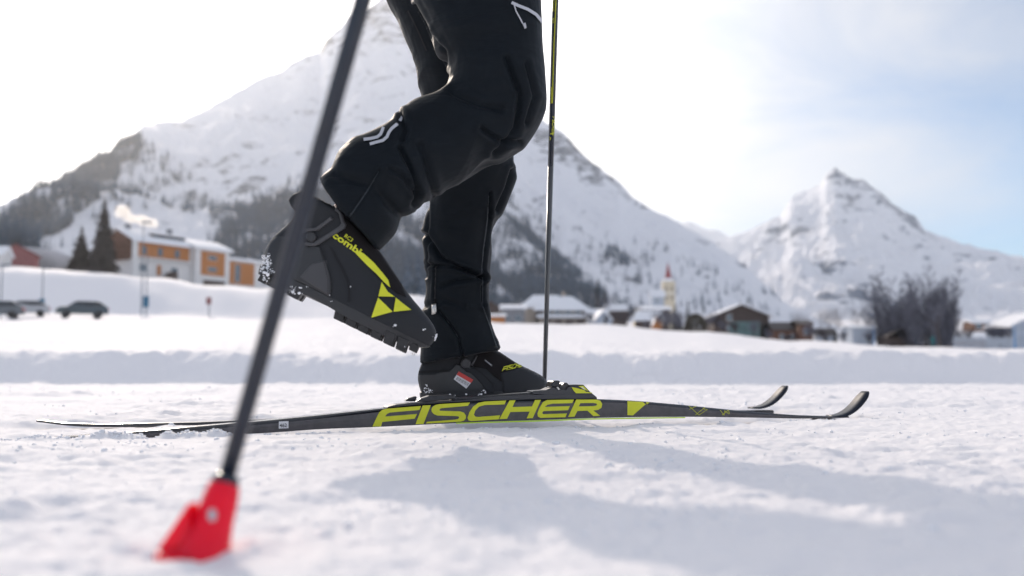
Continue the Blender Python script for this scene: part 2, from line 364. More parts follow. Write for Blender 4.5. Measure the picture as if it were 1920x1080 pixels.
mA, gA = mountain('mountain_slope', RA, ip([-1800, 100, 300, 600, 1200, 1640], [330, 330, 420, 470, 560, 640]), ip([-1800, 0, 250, 720, 1000, 1500, 1640], [900, 950, 1400, 2200, 2100, 1150, 1000]),
                  lambda p: G((p-960)/F*450, 450)-4, 820, 320, mountain_mat('mountain_snow', 0.75, 0.032), 1.35, 1.25, 0.9, 50,
                  [(740, 60, 90, 110, 0, 0.36), (700, 30, 60, 50, 0, 0.5), (590, 90, 60, 16, -25, 0.7), (420, 300, 90, 60, 20, 0.25), (620, 230, 60, 60, 0, 0.15), (1090, 290, 90, 30, 40, 0.5), (1040, 250, 60, 60, 40, .5), (1150, 480, 90, 30, 30, 0.35), (1300, 500, 80, 14, 35, 0.5), (480, 330, 120, 40, -10, 0.2)])
RB = [(1180, 470), (1340, 452), (1370, 448), (1395, 438), (1420, 425), (1445, 410), (1468, 402), (1490, 368), (1520, 358), (1545, 340), (1556, 322), (1572, 312), (1584, 320), (1605, 332), (1622, 333), (1650, 352), (1680, 380), (1700, 392), (1722, 405), (1740, 430), (1780, 448), (1830, 463), (1880, 474), (1920, 480), (2100, 500), (2500, 470), (3200, 440), (4000, 520)]
mB, gB = mountain('mountain_peak', RB, lambda p: 1700, ip([1180, 1400, 1600, 1900, 4000], [3600, 4000, 4300, 3900, 3600]),
                  lambda p: G((p-960)/F*1700, 1700)-12, 520, 300, mountain_mat('peak_snow', 0.735, 0.018, (0.07, 0.095, 0.14)), 1.15, 2.1, 1.15, 90,
                  [(1580, 330, 50, 24, 25, 0.62), (1615, 350, 60, 28, 30, 0.55), (1680, 388, 75, 24, 38, 0.62), (1715, 412, 40, 22, 45, 0.62), (1590, 378, 26, 22, 50, 0.5), (1475, 438, 60, 26, -12, 0.55), (1550, 500, 45, 30, 60, 0.45), (1600, 560, 120, 40, 10, 0.42), (1660, 455, 70, 12, 10, 0.2), (1820, 480, 60, 8, 5, 0.3), (1420, 480, 40, 40, -40, 0.3)])
RC = [(1000, 500), (1180, 450), (1275, 424), (1290, 417), (1303, 419), (1318, 428), (1330, 430), (1345, 430), (1353, 434), (1368, 443), (1385, 447), (1440, 470), (1600, 520)]
mountain('mountain_range', RC, lambda p: 5200, lambda p: 7000, lambda p: 150, 200, 80, mountain_mat('range_snow', 0.80, 0.005, (0.12, 0.15, 0.2)), 1.1, 0.8, 3.0, 130)
# ---------------------------------------------------------------- trees
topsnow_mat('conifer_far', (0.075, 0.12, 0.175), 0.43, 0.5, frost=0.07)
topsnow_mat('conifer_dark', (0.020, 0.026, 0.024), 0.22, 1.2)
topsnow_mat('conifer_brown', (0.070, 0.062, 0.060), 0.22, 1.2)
mat('bark', (0.06, 0.048, 0.042), 0.9, var=0.3, vscale=8)
topsnow_mat('frosted_twig', (0.085, 0.075, 0.085), 0.30, 0.6, var=0.3)
topsnow_mat('brown_twig', (0.15, 0.155, 0.19), 0.20, 0.8, var=0.3)
topsnow_mat('hedge_olive', (0.115, 0.105, 0.085), 0.12, 2.0, var=0.3)
def conifer(h, r, tiers, br, rng):
    V = []; Fc = []
    def tri(*p):
        i = len(V); V.extend(p); Fc.append(tuple(range(i, i+len(p))))
    for k in range(tiers):
        f = (k+0.3)/tiers; z = h*(0.08+0.90*f); rr = r*(1-f)**0.85*(0.85+0.3*rng.random())+0.03*r
        nb = max(4, int(br*(1-0.5*f))); a0 = rng.random()*6.3
        for i in range(nb):
            a = a0+6.283*i/nb+rng.uniform(-.25, .25); q = rr*rng.uniform(0.65, 1.15); dr = q*rng.uniform(0.28, 0.6); wd = q*0.36+0.03*r; th = h/tiers*0.9
            c, s = math.cos(a), math.sin(a)
            p0 = (0, 0, z+th*0.5); p1 = (c*q*0.6-s*wd, s*q*0.6+c*wd, z-dr*0.5); p2 = (c*q, s*q, z-dr); p3 = (c*q*0.6+s*wd, s*q*0.6-c*wd, z-dr*0.5); pm = (c*q*.55, s*q*.55, z-dr*.25+th*.25)
            tri(p0, p1, pm); tri(p1, p2, pm); tri(p2, p3, pm); tri(p3, p0, pm)
    tip = h; 
    for i in range(4):
        a = i*1.57; tri((0, 0, tip), (math.cos(a)*r*.09, math.sin(a)*r*.09, h*0.88), (math.cos(a+1.57)*r*.09, math.sin(a+1.57)*r*.09, h*0.88))
    return V, Fc
def trunk_geo(h, r, n=6):
    V = []; 
    for k, z in enumerate((-1.0, h)):
        for i in range(n): V.append((math.cos(i*6.283/n)*(r if k == 0 else r*.2), math.sin(i*6.283/n)*(r if k == 0 else r*.2), z))
    return V, [(i, (i+1) % n, n+(i+1) % n, n+i) for i in range(n)]
def inpoly(x, y, poly):
    x = np.asarray(x); c = np.zeros(x.shape, bool); n = len(poly)
    for i in range(n):
        x1, y1 = poly[i]; x2, y2 = poly[(i+1) % n]
        if y1 == y2: continue
        c ^= ((y1 > y) != (y2 > y)) & (x < (x2-x1)*(y-y1)/(y2-y1)+x1)
    return c
# forest floor: positions picked on the real slope
forests = [  # polygon on the slope as seen from the track, density, size
 ([(-900, 640), (-500, 505), (-200, 455), (0, 404), (75, 360), (150, 310), (200, 285), (240, 266), (262, 262), (268, 290), (232, 330), (180, 372), (120, 430), (60, 480), (20, 530), (-900, 660)], 1.6, 1.0),
 ([(205, 300), (262, 268), (330, 300), (400, 390), (300, 400), (190, 420), (130, 480), (90, 520), (60, 520), (120, 455), (180, 400)], 0.10, 0.9),
 ([(385, 470), (410, 420), (470, 400), (520, 380), (580, 360), (680, 380), (780, 395), (860, 400), (950, 415), (1000, 445), (1040, 478), (1075, 520), (1115, 548), (1150, 580), (1180, 600), (385, 600)], 1.25, 1.0),
 ([(380, 400), (480, 370), (560, 330), (760, 330), (960, 360), (1040, 440), (1000, 450), (860, 405), (580, 365), (470, 405), (400, 430)], 0.12, 0.9),
 ([(1040, 440), (1120, 430), (1260, 470), (1380, 520), (1500, 590), (1200, 610), (1080, 520)], 0.022, 0.85),
 ([(1120, 470), (1160, 470), (1195, 495), (1180, 505), (1140, 490)], 0.35, 0.8),
 ([(1200, 480), (1235, 490), (1235, 500), (1205, 495)], 0.35, 0.8),
]
rng = random.Random(3); nrng = np.random.RandomState(5)
X, Y, Z = gA; PXg, PYg = proj(np.stack([X, Y, Z], -1).reshape(-1, 3)); PXg = PXg.reshape(X.shape); PYg = PYg.reshape(X.shape)
rowsA = 320
spots = []
NC = 520000
ri = nrng.rand(NC)**1.0*(rowsA-2); ci = nrng.rand(NC)*(X.shape[1]-2)
i0 = ri.astype(int); j0 = ci.astype(int); fr = ri-i0; fc = ci-j0
bil = lambda T: (T[i0, j0]*(1-fr)*(1-fc)+T[i0+1, j0]*fr*(1-fc)+T[i0, j0+1]*(1-fr)*fc+T[i0+1, j0+1]*fr*fc)
bx, by, bz, bpx, qpy = bil(X), bil(Y), bil(Z), bil(PXg), bil(PYg)
cellA = np.abs((X[i0+1, j0]-X[i0, j0])*(Y[i0, j0+1]-Y[i0, j0])-(X[i0, j0+1]-X[i0, j0])*(Y[i0+1, j0]-Y[i0, j0]))
clump = fbm(bx/45, by/45, 3, 77)*0.5+0.5
acc = np.zeros(NC)
jx = bpx+26*fbm(bx/60, by/60, 3, 81); jy = qpy+22*fbm(bx/50, by/50, 3, 83)
for poly, dens, size in forests:
    acc = np.maximum(acc, inpoly(jx, jy, poly)*dens)
gully = sstep(0.34, 0.50, clump)*0.8+0.2
pr = acc*np.where(acc > 0.3, gully, gully*1.2)*cellA/np.percentile(cellA, 90)
ok = nrng.rand(NC) < pr*0.55
cand = np.nonzero(ok)[0]
if len(cand) > 30000: cand = nrng.permutation(cand)[:30000]
vis = []
variants = []
for k in range(5):
    V, Fc = conifer(1.0, rng.uniform(0.17, 0.24), 9, 7, rng); variants.append((np.array(V), Fc))
vme = []
for k, (V, Fc) in enumerate(variants):
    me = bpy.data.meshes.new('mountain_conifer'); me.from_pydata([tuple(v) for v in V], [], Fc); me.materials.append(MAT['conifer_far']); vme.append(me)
hts = nrng.uniform(6.0, 14.5, NC)
size_px = hts/by*F
inview = (bpx > -30) & (bpx < 1950) & ~((bpx > 800) & (bpx < 925)) & ~((qpy > 512) & (bpx < 500)) & ~((bpx > 485) & (bpx < 740) & (qpy > 395+(bpx-485)*0.25)) & ~((bpx > 610) & (bpx < 830) & (qpy < 400)) & (qpy < 585)
score = np.where(inview, size_px, 0)
order = sorted(cand, key=lambda i: -score[i])
single = set(order[:285])
for i in order[:285]:
    if score[i] <= 0: single.discard(i); continue
    o = bpy.data.objects.new('mountain_conifer', vme[i % 5]); COL.objects.link(o)
    o.location = (bx[i], by[i], bz[i]-0.5); o.scale = (hts[i],)*3; o.rotation_euler = (0, 0, (i % 63)/10)
    q_ = bpx[i]; sz_ = 'tall' if hts[i] > 12.6 else 'middling' if hts[i] > 10.4 else 'small'
    wh_ = ('on the left slope above the red barn' if q_ < 110 else 'on the slope right above the two hotel spruces' if q_ < 230 else 'on the slope above the orange hotel' if q_ < 420 else 'on the slope left of the raised boot' if q_ < 560 else
           'on the slope above the raised boot' if q_ < 700 else 'seen between raised boot and standing leg' if q_ < 801 else 'just right of the standing shin' if q_ < 990 else 'behind the guesthouse roofs' if q_ < 1075 else
           'at the right edge of the wood by the guesthouse' if q_ < 1160 else 'on the open snow slope left of the church' if q_ < 1240 else 'on the open snow slope right of the church' if q_ < 1330 else 'on the open snow slope above the brown chalet')
    tag(o, sz_+' snow-dusted conifer '+('low down ' if qpy[i] > 540 else 'halfway up ' if qpy[i] > 470 else 'high up ')+wh_, 'tree', 'conifers on the lower mountain slope')
AV = []; AF = []; off = 0
low = []
for k in range(4):
    V, Fc = conifer(1.0, rng.uniform(0.18, 0.25), 5, 5, rng); low.append((np.array(V), np.array([f for f in Fc])))
for i in cand:
    if i in single: continue
    V, Fc = low[i % 4]; a = (i % 63)/10.0; c, s = math.cos(a), math.sin(a); h = hts[i]
    vv = np.stack([(V[:, 0]*c-V[:, 1]*s)*h+bx[i], (V[:, 0]*s+V[:, 1]*c)*h+by[i], V[:, 2]*h+bz[i]-0.5], -1)
    AV.append(vv); AF.append(Fc+off); off += len(vv)
AV = np.concatenate(AV); AF = np.concatenate(AF)
me = bpy.data.meshes.new('mountain_forest'); me.vertices.add(len(AV)); me.vertices.foreach_set('co', AV.astype(np.float32).ravel())
me.loops.add(AF.size); me.loops.foreach_set('vertex_index', AF.astype(np.int32).ravel()); me.polygons.add(len(AF)); me.polygons.foreach_set('loop_start', np.arange(0, AF.size, 3, dtype=np.int32)); me.update(calc_edges=True)
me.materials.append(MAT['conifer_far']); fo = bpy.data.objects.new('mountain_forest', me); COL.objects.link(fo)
tag(fo, 'far dark wood of snow-dusted conifers on the mountain slopes', 'forest', kind='stuff')
print('forest', len(cand), len(AV))
def big_conifer(px, d, h, r, m, label, tiers=22, br=13, seed=1, group=None, zoff=0):
    g = random.Random(seed); x = W(px, d); t = empty('spruce_tree', (x, d, G(x, d)+zoff)); tag(t, label, 'tree', group)
    V, Fc = conifer(h, r, tiers, br, g); mesh_obj('crown', V, Fc, MAT[m], t)
    V, Fc = trunk_geo(h*0.9, h*0.015); mesh_obj('trunk', V, Fc, MAT['bark'], t); return t
def bare_geo(h, spread, g, levels=5, kids=4, r0=0.16, stems=1):
    TV = []; TF = []; CV = []; CF = []
    def tube(a, b, ra, rb, V, Fc, n):
        d = (b-a).normalized(); u = d.orthogonal().normalized(); w = d.cross(u); i = len(V)
        for p, rr in ((a, ra), (b, rb)):
            for k in range(n): V.append(tuple(p+(u*math.cos(k*6.283/n)+w*math.sin(k*6.283/n))*rr))
        for k in range(n): Fc.append((i+k, i+(k+1) % n, i+n+(k+1) % n, i+n+k))
    def grow(p, d, L, r, lev):
        n = 3; q = p
        for s in range(n):
            d2 = (d+Vector((g.uniform(-.16, .16), g.uniform(-.16, .16), g.uniform(-.04, .14)))).normalized()
            e = q+d2*(L/n)
            tube(q, e, r*(1-s*0.2), r*(1-(s+1)*0.2), TV if lev < 2 else CV, TF if lev < 2 else CF, 6 if lev < 2 else 3)
            q = e; d = d2
            if lev < levels and (s > 0 or lev > 0):
                for k in range(kids if s == n-1 else kids-2):
                    a = g.uniform(0, 6.283); up = g.uniform(0.15, 0.9)
                    nd = (d*0.75+Vector((math.cos(a)*spread, math.sin(a)*spread, up*0.5))).normalized()
                    grow(q, nd, L*g.uniform(0.55, 0.8), r*0.45, lev+1)
    for q_ in range(stems):
        a = g.uniform(0, 6.283); ln = 0.0 if stems == 1 else g.uniform(0.05, 0.55)
        grow(Vector((math.cos(a)*0.5*(stems > 1), math.sin(a)*0.5*(stems > 1), -0.3)), Vector((math.cos(a)*ln, math.sin(a)*ln, 1)).normalized(), h*(0.30 if stems == 1 else g.uniform(0.16, 0.30)), r0, 0)
    mz = max(v[2] for v in CV); k = h/mz
    sc2 = lambda V: [(v[0]*k, v[1]*k, v[2]*k if v[2] > 0 else v[2]) for v in V]
    return sc2(TV), TF, sc2(CV), CF
def stemmy_geo(h, wid, g):
    TV = []; TF = []; CV = []; CF = []
    def tube(a, b, ra, rb, V, Fc, n):
        d = (b-a).normalized(); u = d.orthogonal().normalized(); w = d.cross(u); i = len(V)
        for p, rr in ((a, ra), (b, rb)):
            for k in range(n): V.append(tuple(p+(u*math.cos(k*6.283/n)+w*math.sin(k*6.283/n))*rr))
        for k in range(n): Fc.append((i+k, i+(k+1) % n, i+n+(k+1) % n, i+n+k))
    ns = int(12+wid*5)
    for q in range(ns):
        p = Vector((g.uniform(-wid, wid), g.uniform(-wid, wid)*0.7, -0.3)) if q else Vector((0, 0, -0.3)); hh = h*(1 if q == 0 else g.uniform(0.5, 0.98)*(1-0.25*abs(p.x)/wid)); seg = 9
        d = Vector((p.x*0.06+g.uniform(-.08, .08), g.uniform(-.08, .08), 1)).normalized()
        for k in range(seg):
            f = k/seg; d = (d+Vector((g.uniform(-.10, .10), g.uniform(-.10, .10), 0.05))).normalized(); e = p+d*hh/seg*1.04
            r = 0.10*(1-f)+0.015; tube(p, e, r, r*0.9, TV if q == 0 else CV, TF if q == 0 else CF, 5)
            for b_ in range(5 if k > 1 else 3):
                a = g.uniform(0, 6.283); L = h*g.uniform(0.10, 0.21)*(1-0.45*f); dd = Vector((math.cos(a)*0.8, math.sin(a)*0.8, g.uniform(0.4, 1.1))).normalized(); m1 = e+dd*L*0.5; tube(e, m1, 0.035, 0.024, CV, CF, 3)
                d2 = (dd+Vector((0, 0, 0.35))).normalized(); m2 = m1+d2*L*0.5; tube(m1, m2, 0.024, 0.012, CV, CF, 3)
                for c in range(7):
                    o_ = e.lerp(m2, g.uniform(.3, 1)); d3 = (d2+Vector((g.uniform(-.8, .8), g.uniform(-.8, .8), g.uniform(-.1, .8)))).normalized(); tube(o_, o_+d3*L*g.uniform(.3, .6), 0.016, 0.008, CV, CF, 3)
            p = e
    return TV, TF, CV, CF
def bare_tree(px, d, h, spread, m, label, seed=1, levels=5, kids=4, group=None, name='bare_tree', sx=1.0, r0=0.16, base=None, stems=1):
    g = random.Random(seed); x = W(px, d); t = empty(name, (x, d, base if base is not None else G(x, d))); tag(t, label, 'tree', group)
    TV, TF, CV, CF = stemmy_geo(h, sx, g) if stems > 1 else bare_geo(h, spread, g, levels, kids, r0, stems)
    if stems > 1: sx = 1.0
    s = lambda V: [(v[0]*sx, v[1]*sx, v[2]) for v in V]
    mesh_obj('trunk', s(TV), TF, MAT['bark'], t); mesh_obj('crown', s(CV), CF, MAT[m], t); return t
big_conifer(192, 212, 17.0, 4.0, 'conifer_brown', 'tall dark spruce beside the orange and white hotel, the taller of two', 26, 14, 4)
big_conifer(150, 214, 10.5, 3.3, 'conifer_brown', 'shorter dark spruce on the left of the tall one by the hotel', 20, 13, 5)
big_conifer(176, 206, 6.5, 2.4, 'conifer_brown', 'small dark spruce at the foot of the two by the hotel', 14, 11, 6)
# ---------------------------------------------------------------- buildings
mat('wall_cream', (0.62, 0.55, 0.42), 0.85, var=0.06, vscale=1.5)
mat('wall_white', (0.70, 0.69, 0.68), 0.85, var=0.05, vscale=1.5)
mat('wall_beige', (0.34, 0.30, 0.26), 0.85, var=0.15, vscale=1.0)
mat('wood_orange', (0.43, 0.165, 0.045), 0.7, var=0.15, vscale=3)
mat('wood_brown', (0.15, 0.075, 0.05), 0.8, var=0.3, vscale=2)
mat('wood_dark', (0.075, 0.055, 0.05), 0.85, var=0.3, vscale=2)
mat('wall_grey', (0.20, 0.21, 0.23), 0.85, var=0.1, vscale=1)
mat('wall_bluegrey', (0.42, 0.47, 0.54), 0.85, var=0.1, vscale=1)
mat('green_net', (0.10, 0.17, 0.17), 0.8, var=0.35, vscale=1)
mat('window_glass', (0.07, 0.11, 0.15), 0.08, spec=0.8)
mat('trim_white', (0.75, 0.75, 0.74), 0.7)
mat('spire_red', (0.27, 0.03, 0.04), 0.55, var=0.2, vscale=1)
mat('barn_red', (0.26, 0.10, 0.10), 0.8, var=0.2, vscale=1)
mat('dark_roof', (0.07, 0.06, 0.06), 0.7)
mat('steel_post', (0.22, 0.24, 0.27), 0.45, metal=0.3)
mat('sign_blue', (0.03, 0.14, 0.24), 0.5)
mat('pole_blue', (0.03, 0.22, 0.50), 0.5)
def box(V, Fc, x0, x1, y0, y1, z0, z1):
    i = len(V); V += [(x0, y0, z0), (x1, y0, z0), (x1, y1, z0), (x0, y1, z0), (x0, y0, z1), (x1, y0, z1), (x1, y1, z1), (x0, y1, z1)]
    Fc += [(i, i+3, i+2, i+1), (i+4, i+5, i+6, i+7), (i, i+1, i+5, i+4), (i+1, i+2, i+6, i+5), (i+2, i+3, i+7, i+6), (i+3, i, i+4, i+7)]
def part_box(name, dims, m, parent):
    V = []; Fc = []; box(V, Fc, *dims); return mesh_obj(name, V, Fc, MAT[m], parent)
def gable_body(w, dp, e, r, along='x'):   # walls; ridge along x or y ; origin front-left corner, y into depth
    if along == 'x':
        V = [(0, 0, -3), (w, 0, -3), (w, dp, -3), (0, dp, -3), (0, 0, e), (w, 0, e), (w, dp, e), (0, dp, e), (0, dp/2, r), (w, dp/2, r)]
        Fc = [(0, 1, 5, 4), (1, 2, 6, 9, 5), (2, 3, 7, 6), (3, 0, 4, 8, 7), (4, 5, 9, 8), (6, 7, 8, 9)]
    else:
        V = [(0, 0, -3), (w, 0, -3), (w, dp, -3), (0, dp, -3), (0, 0, e), (w, 0, e), (w, dp, e), (0, dp, e), (w/2, 0, r), (w/2, dp, r)]
        Fc = [(0, 1, 5, 8, 4), (1, 2, 6, 5), (2, 3, 7, 9, 6), (3, 0, 4, 7), (4, 8, 9, 7), (8, 5, 6, 9)]
    return V, Fc
def roof_slab(w, dp, e, r, th, oh, along='x', hip=0.0):
    # thick snow-laden roof with soft top
    n = 10; V = []; 
    L, Wd = (w, dp) if along == 'x' else (dp, w)
    prof = []
    for k in range(n+1):
        s = k/n; q = -oh+(Wd+2*oh)*s; zz = e+(r-e)*(1-abs(2*(q-Wd/2)/Wd)) if Wd else e
        prof.append((q, zz))
    top = [(q, zz+th*(1-(abs(2*k/n-1))**6*0.75)) for k, (q, zz) in enumerate(prof)]
    ring = [(q, z+0.03) for q, z in prof]+top[::-1]
    xs = [-oh, -oh+0.25, L/2, L+oh-0.25, L+oh]
    for j, xx in enumerate(xs):
        for (q, z) in ring:
            if hip > 0:
                cx = L/2; f = abs(xx-cx)/(L/2+oh); xx2 = cx+(xx-cx)*(1-hip*max(0, (z-e))/(max(r-e, .01))*0.9)
            else: xx2 = xx
            V.append((xx2, q, z) if along == 'x' else (q, xx2, z))
    m = len(ring); Fc = []
    for j in range(len(xs)-1):
        for k in range(m): Fc.append((j*m+k, j*m+(k+1) % m, (j+1)*m+(k+1) % m, (j+1)*m+k))
    Fc.append(tuple(range(m))[::-1]); Fc.append(tuple((len(xs)-1)*m+k for k in range(m)))
    return V, Fc
def fixn(o):
    b = bmesh.new(); b.from_mesh(o.data); bmesh.ops.recalc_face_normals(b, faces=b.faces); b.to_mesh(o.data); b.free(); return o
def windows(parent, spots, w, h, m='window_glass', frame='trim_white', y=0.0):
    for (x, z) in spots:
        f = part_box('window', (x-w/2-0.08, x+w/2+0.08, y-0.10, y+0.02, z-0.08, z+h+0.08), frame, parent)
        p = part_box('pane', (x-w/2, x+w/2, y-0.13, y-0.08, z, z+h), m, f)
def windows_side(parent, spots, w, h, m='window_glass', frame='trim_white', x=0.0):
    for (y, z) in spots:
        f = part_box('window', (x-0.10, x+0.02, y-w/2-0.08, y+w/2+0.08, z-0.08, z+h+0.08), frame, parent)
        part_box('pane', (x-0.13, x-0.08, y-w/2, y+w/2, z, z+h), m, f)
def house(name, label, px, d, w, dp, e, r, wall, yaw=0, along='x', th=0.45, oh=0.7, win=(), ww=1.0, wh=1.1, chim=None, lower=None, roofm='roof_snow', cat='house', group=None, z=None, hip=0.0, door=None, frame='trim_white'):
    x = W(px, d); t = empty(name, (x, d, G(x, d) if z is None else z), R(yaw)); tag(t, label, cat, group)
    V, Fc = gable_body(w, dp, e, r, along); fixn(mesh_obj('wall', V, Fc, MAT[wall], t))
    if lower: part_box('lower_wall', (-0.06, w+0.06, -0.06, dp+0.06, -3, lower[1]), lower[0], t)
    V, Fc = roof_slab(w, dp, e, r, th, oh, along, hip); ro = fixn(mesh_obj('roof', V, Fc, MAT[roofm], t))
    if roofm != 'dark_roof':
        pass
    if chim:
        c = part_box('chimney', (chim[0], chim[0]+0.8, chim[1], chim[1]+0.8, e, r+chim[2]), 'wall_grey', ro)
    windows(t, win, ww, wh, frame=frame)
    if door: part_box('door', (door[0], door[0]+1.1, -0.08, 0.02, 0.0, 2.1), door[1], t)
    return t
# the orange and white hotel on the left embankment
hz = CH+225*elev(517)
ht = empty('alpine_hotel', (W(250, 225), 225, hz), R(60)); tag(ht, 'orange timber and white plaster hotel with snowy roof above the left embankment', 'hotel')
V, Fc = gable_body(16.5, 11, 8.3, 11.2, 'x'); fixn(mesh_obj('wall', V, Fc, MAT['wall_white'], ht))
part_box('timber_storey', (0.9, 15.9, -0.12, 0.0, 4.6, 8.0), 'wood_orange', ht)
part_box('corner_pier', (-0.15, 0.9, -0.2, 0.6, -2, 8.3), 'trim_white', ht)
V = [(-0.12, 0.8, 4.0), (-0.12, 10.6, 4.0), (-0.12, 10.6, 8.3), (-0.12, 5.5, 11.1), (-0.12, 0.8, 8.6), (-0.02, 0.8, 4.0), (-0.02, 10.6, 4.0), (-0.02, 10.6, 8.3), (-0.02, 5.5, 11.1), (-0.02, 0.8, 8.6)]
fixn(mesh_obj('timber_gable', V, [(0, 1, 2, 3, 4), (5, 9, 8, 7, 6)]+[(i, (i+1) % 5, 5+(i+1) % 5, 5+i) for i in range(5)], MAT['wood_brown'], ht))
for k in range(3): part_box('gable_balcony', (-1.1, -0.12, 1.5, 9.5, 3.9+k*1.9-0.1, 4.05+k*1.9), 'wood_brown', ht)
V, Fc = roof_slab(16.5, 11, 8.35, 11.2, 0.6, 1.1, 'x'); rf = fixn(mesh_obj('roof', V, Fc, MAT['roof_snow'], ht))
part_box('chimney', (13.6, 14.6, 4.5, 5.5, 10, 12.6), 'wall_grey', rf); part_box('chimney', (1.5, 2.5, 4.5, 5.5, 10, 12.4), 'wall_grey', rf)
dm = part_box('dormer', (6.0, 15.8, 1.4, 3.2, 8.8, 10.4), 'wood_dark', ht)
for k in range(5): part_box('pane', (6.6+k*1.9, 7.8+k*1.9, 1.3, 1.45, 9.3, 10.1), 'window_glass', dm)
part_box('dormer_roof', (5.8, 16.0, 1.1, 3.4, 10.42, 10.75), 'roof_snow', dm)
windows(ht, [(2.6, 5.1), (7.2, 5.1), (12.2, 5.1)], 1.4, 1.9)
windows(ht, [(2.4, 1.2), (11.5, 1.0)], 1.9, 1.7)
part_box('door', (6.4, 7.6, -0.1, 0.02, 0.6, 3.0), 'wood_orange', ht)
part_box('balcony', (1.0, 16, -1.2, -0.13, 4.15, 4.45), 'wall_white', ht)
part_box('projecting_block', (16.5, 27.5, -1.6, 9, -3, 8.0), 'wall_white', ht)
part_box('timber_panel', (18.2, 25.8, -1.75, -1.61, 1.6, 7.4), 'wood_orange', ht)
V, Fc = roof_slab(11, 11.5, 8.05, 10.2, 0.55, 0.8, 'x'); V = [(a+16.6, b-1.7, c) for a, b, c in V]; fixn(mesh_obj('roof', V, Fc, MAT['roof_snow'], ht))
windows(ht, [(21.7, 2.6), (21.7, 5.4)], 2.6, 1.0, y=-1.76)
part_box('garage_door', (19.0, 26.0, -1.70, -1.61, -1.5, 0.4), 'wood_dark', ht)
part_box('wing', (27.5, 52, 0.4, 9, -4, 6.2), 'wall_white', ht)
part_box('timber_panel', (28.2, 38, 0.26, 0.39, 0.2, 5.9), 'wood_orange', ht)
part_box('timber_panel', (46.5, 51.5, 0.26, 0.39, 0.2, 5.9), 'wood_orange', ht)
part_box('roof', (27.0, 52.6, -0.4, 9.5, 6.25, 6.9), 'roof_snow', ht)
windows(ht, [(32, 0.8)], 1.6, 4.4, y=0.25); windows(ht, [(42, 1.0), (42, 4.0), (49, 1.4)], 2.0, 1.3, y=0.38)
V = [(7.0, -3.6, -1.2), (9.5, -3.6, -1.2), (9.5, -0.2, -1.2), (7, -0.2, -1.2), (9.5, -3.6, 1.6), (9.5, -.2, 1.6)]
fixn(mesh_obj('stair_wall', V, [(0, 1, 4), (3, 5, 2), (0, 4, 5, 3), (1, 2, 5, 4), (0, 3, 2, 1)], MAT['wood_dark'], ht))
house('red_barn', 'low dull red barn at the left edge on the embankment', -20, 200, 9, 8, 2.6, 4.8, 'barn_red', 35, 'y', 0.2, 0.5, roofm='barn_red')
house('white_shed', 'small pale shed with red roof beside the barn at the left edge', -62, 190, 6, 6, 3.2, 4.8, 'wall_white', 10, 'x', 0.25, 0.5, [(4.4, 1.2)])
# village, centre
house('dark_barn', 'dark brown barn just right of the skier\'s knee-high leg, roof sloping', 895, 290, 7.5, 8, 2.8, 5.3, 'wood_dark', 0, 'y', 0.12, 0.5, roofm='dark_roof')
house('flat_annex', 'low annex with thick snow roof left of the big beige guesthouse', 940, 262, 6.2, 7, 4.1, 4.8, 'wall_grey', 0, 'x', 0.6, 0.5, [(1.5, 1.0), (4.4, 1.0)], 1.5, 1.4)
house('timber_shed', 'orange-brown timber shed with flat snowy roof beside the annex', 918, 246, 3.8, 5, 1.9, 2.3, 'wood_orange', 0, 'x', 0.4, 0.3)
gz_ = G(W(1040, 275), 275)
vt = empty('guesthouse', (W(983, 275), 275, gz_)); tag(vt, 'large beige guesthouse with tiered snow roofs at the field edge', 'guesthouse')
part_box('wall', (0, 3.2, -1, 9, -3, 5.4), 'wall_beige', vt); part_box('wall', (3.2, 17.2, 0, 11, -3, 5.2), 'wood_dark', vt)
V, Fc = roof_slab(12.5, 12, 5.3, 8.3, 0.55, 1.0, 'x', 0.5); V = [(a-0.3, b-0.5, c) for a, b, c in V]; fixn(mesh_obj('upper_roof', V, Fc, MAT['roof_snow'], vt))
V, Fc = roof_slab(13.6, 9, 4.6, 7.6, 0.6, 0.9, 'x', 0.55); V = [(a+3.4, b-3.2, c) for a, b, c in V]; fixn(mesh_obj('front_roof', V, Fc, MAT['roof_snow'], vt))
part_box('front_block', (4.2, 16.6, -3.0, 4, -3, 4.6), 'wood_dark', vt)
for k in range(4): 
    f = part_box('window', (5.3+k*2.8, 7.3+k*2.8, -3.12, -2.98, 2.95, 4.25), 'trim_white', vt); part_box('pane', (5.5+k*2.8, 7.1+k*2.8, -3.16, -3.1, 3.1, 4.1), 'window_glass', f)
V, Fc = roof_slab(13.4, 1.8, 2.2, 2.7, 0.35, 0.3, 'x'); V = [(a+3.7, b-4.5, c) for a, b, c in V]; fixn(mesh_obj('porch_roof', V, Fc, MAT['roof_snow'], vt))
part_box('porch_wall', (4.0, 17.2, -4.3, -3.0, -3, 2.0), 'wall_beige', vt)
for k in range(4): part_box('porch_window', (5.0+k*3.0, 7.4+k*3.0, -4.42, -4.29, -0.2, 1.5), 'wood_dark', vt)
part_box('chimney', (10.6, 11.5, 4, 5, 7.6, 9.8), 'wall_beige', vt)
house('white_house', 'small white house with deep snow roof right of the guesthouse', 1101, 268, 5.4, 7, 2.4, 4.3, 'wall_white', 0, 'x', 0.6, 0.5, [(1.2, 0.6)])
house('round_roof_house', 'pale house with rounded snow roof and dark base beside the white house', 1117, 258, 4.2, 6, 1.7, 3.8, 'wall_bluegrey', 8, 'y', 0.5, 0.4, [(2.4, 0.1)])
house('brown_chalet', 'brown chalet roof seen behind the white house, above bare trees', 1138, 300, 6, 6, 5.0, 6.6, 'wood_dark', 0, 'x', 0.4, 0.6)
